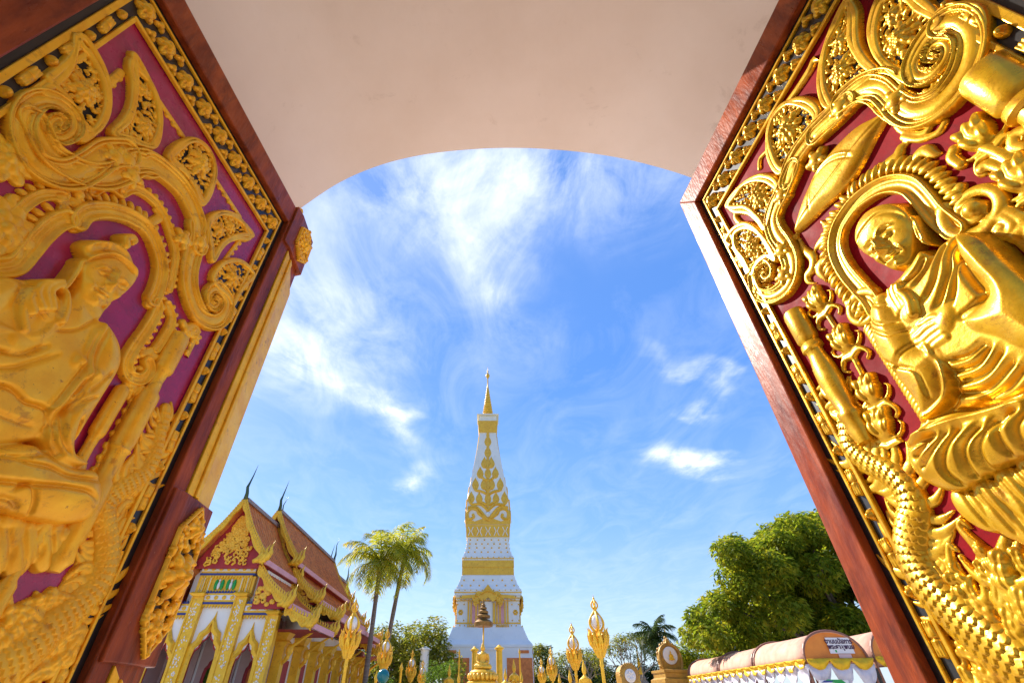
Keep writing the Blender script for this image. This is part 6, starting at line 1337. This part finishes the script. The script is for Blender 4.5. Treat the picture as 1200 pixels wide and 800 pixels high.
bush('leafy_tree', 795, 775, 64, 4.0, DARKL, 'dark leafy tree behind the medallion shrine', 9000, .36, 1.0, seed=11)
bush('leafy_tree', 205, 790, 60, 5.0, DARKL, 'dark leafy tree seen past the left end of the hall', 9000, .4, 1.0, seed=12)
# bare frangipani-like trees
TWIG = mat('pale_twigs', (.22, .17, .13), .9)
for u, v, Y, lab, sd in ((735, 733, 52, 'nearly bare tree with pale forked branches, left of the coconut palm', 3), (678, 742, 56, 'sparse tree with pale forked branches behind the tall lamp post', 8)):
    x, y, z = w(u, v, Y); rg = random.Random(sd); t = empty('bare_tree', (x, y, 0), 0, lab, 'tree'); b = MB(); tips = []
    branchy(b, Vector((0, 0, 0)), Vector((0, 0, 1)), z*.30, .16, 5, rg, tips, .62, 3 if sd == 3 else 3); b.build('trunk', TWIG, t)
    leaf_cloud('crown', [(p.x, p.y, p.z, .35, .35, .3) for p in tips], 2600, .26, BUSHY, t, rg)
# palms
def palm(name, top, foot, lab, nf=22, L=3.4, seed=0, m=None, r=.17):
    rg = random.Random(seed); t = empty(name, (foot[0], foot[1], 0), 0, lab, 'palm tree'); b = MB()
    T = Vector((top[0]-foot[0], top[1]-foot[1], top[2])); P = [Vector((T.x*u**1.3, T.y*u**1.3, T.z*u)) for u in [i/14 for i in range(15)]]
    b.tube(P, [r*(1.35-.5*(i/14)**.5)+(.012 if i % 2 else 0) for i in range(15)], 10); b.build('trunk', PBARK, t, True)
    c = MB(); c.tube([T+Vector((0, 0, -.9)), T+Vector((0, 0, -.4)), T+Vector((0, 0, .3))], [r*.8, r*1.2, r*.5], 8); c.build('crown_shaft', HEDGE, t, True)
    V = []; F = []; rib = MB()
    for f in range(nf):
        az = 2.4*f+rg.uniform(-.25, .25); el = R_(82)-R_(105)*(f/nf)**.9+rg.uniform(-.12, .12); Lf = L*rg.uniform(.8, 1.1); pts = []; p = T.copy(); e = el; N_ = 14
        for i in range(N_+1):
            pts.append(p.copy()); p = p+Vector((math.cos(az)*math.cos(e), math.sin(az)*math.cos(e), math.sin(e)))*Lf/N_; e -= (.06+.14*i/N_)*(1.3-.5*abs(math.sin(el)))
        rib.tube(pts, [.035*(1-.85*i/N_) for i in range(N_+1)], 4)
        for i in range(2, 2*N_+1):
            k = i/2; i0 = min(N_-1, int(k)); q = pts[i0].lerp(pts[i0+1], k-i0); tg = (pts[i0+1]-pts[i0]).normalized(); sd = tg.cross(Vector((0, 0, 1))); sd = sd.normalized() if sd.length > .1 else Vector((math.sin(az), -math.cos(az), 0))
            l = Lf*.34*math.sin(math.pi*(.12+.80*k/N_))*rg.uniform(.8, 1.1)
            for s in (-1, 1):
                for rep in range(2):
                    d = (sd*s*rg.uniform(.55, .9)+tg*.55+Vector((0, 0, rg.uniform(-.75, .05)))).normalized(); wd = tg*.032; a = q+tg*rg.uniform(-.06, .06); n = len(V); m_ = a+d*l*.55; e_ = a+d*l+Vector((0, 0, -l*.28))
                    V += [a-wd, a+wd, m_+wd*.9, m_-wd*.9, e_]; F += [(n, n+1, n+2, n+3), (n+3, n+2, n+4)]
    mk('fronds', V, F, m or PALMG, t); rib.build('frond_ribs', HEDGE, t); return t
a = w(446, 658, 40); f = w(428, 797, 40); k = (f[0]-a[0])/(f[2]-a[2]); palm('palm_tree', a, (f[0]-k*f[2]*.3, 40), 'royal palm with arching sunlit fronds, left of the pair beside the hall', 24, 3.6, 1)
a = w(475, 648, 42); f = w(455, 742, 42); palm('palm_tree', a, (f[0]-.35, 42), 'royal palm, right and taller of the pair beside the hall', 24, 3.6, 2)
a = w(767, 746, 48); palm('coconut_palm', a, (a[0]+.1, 48), 'distant dark coconut palm left of the medallion shrine', 20, 2.2, 5, DARKL, .14)
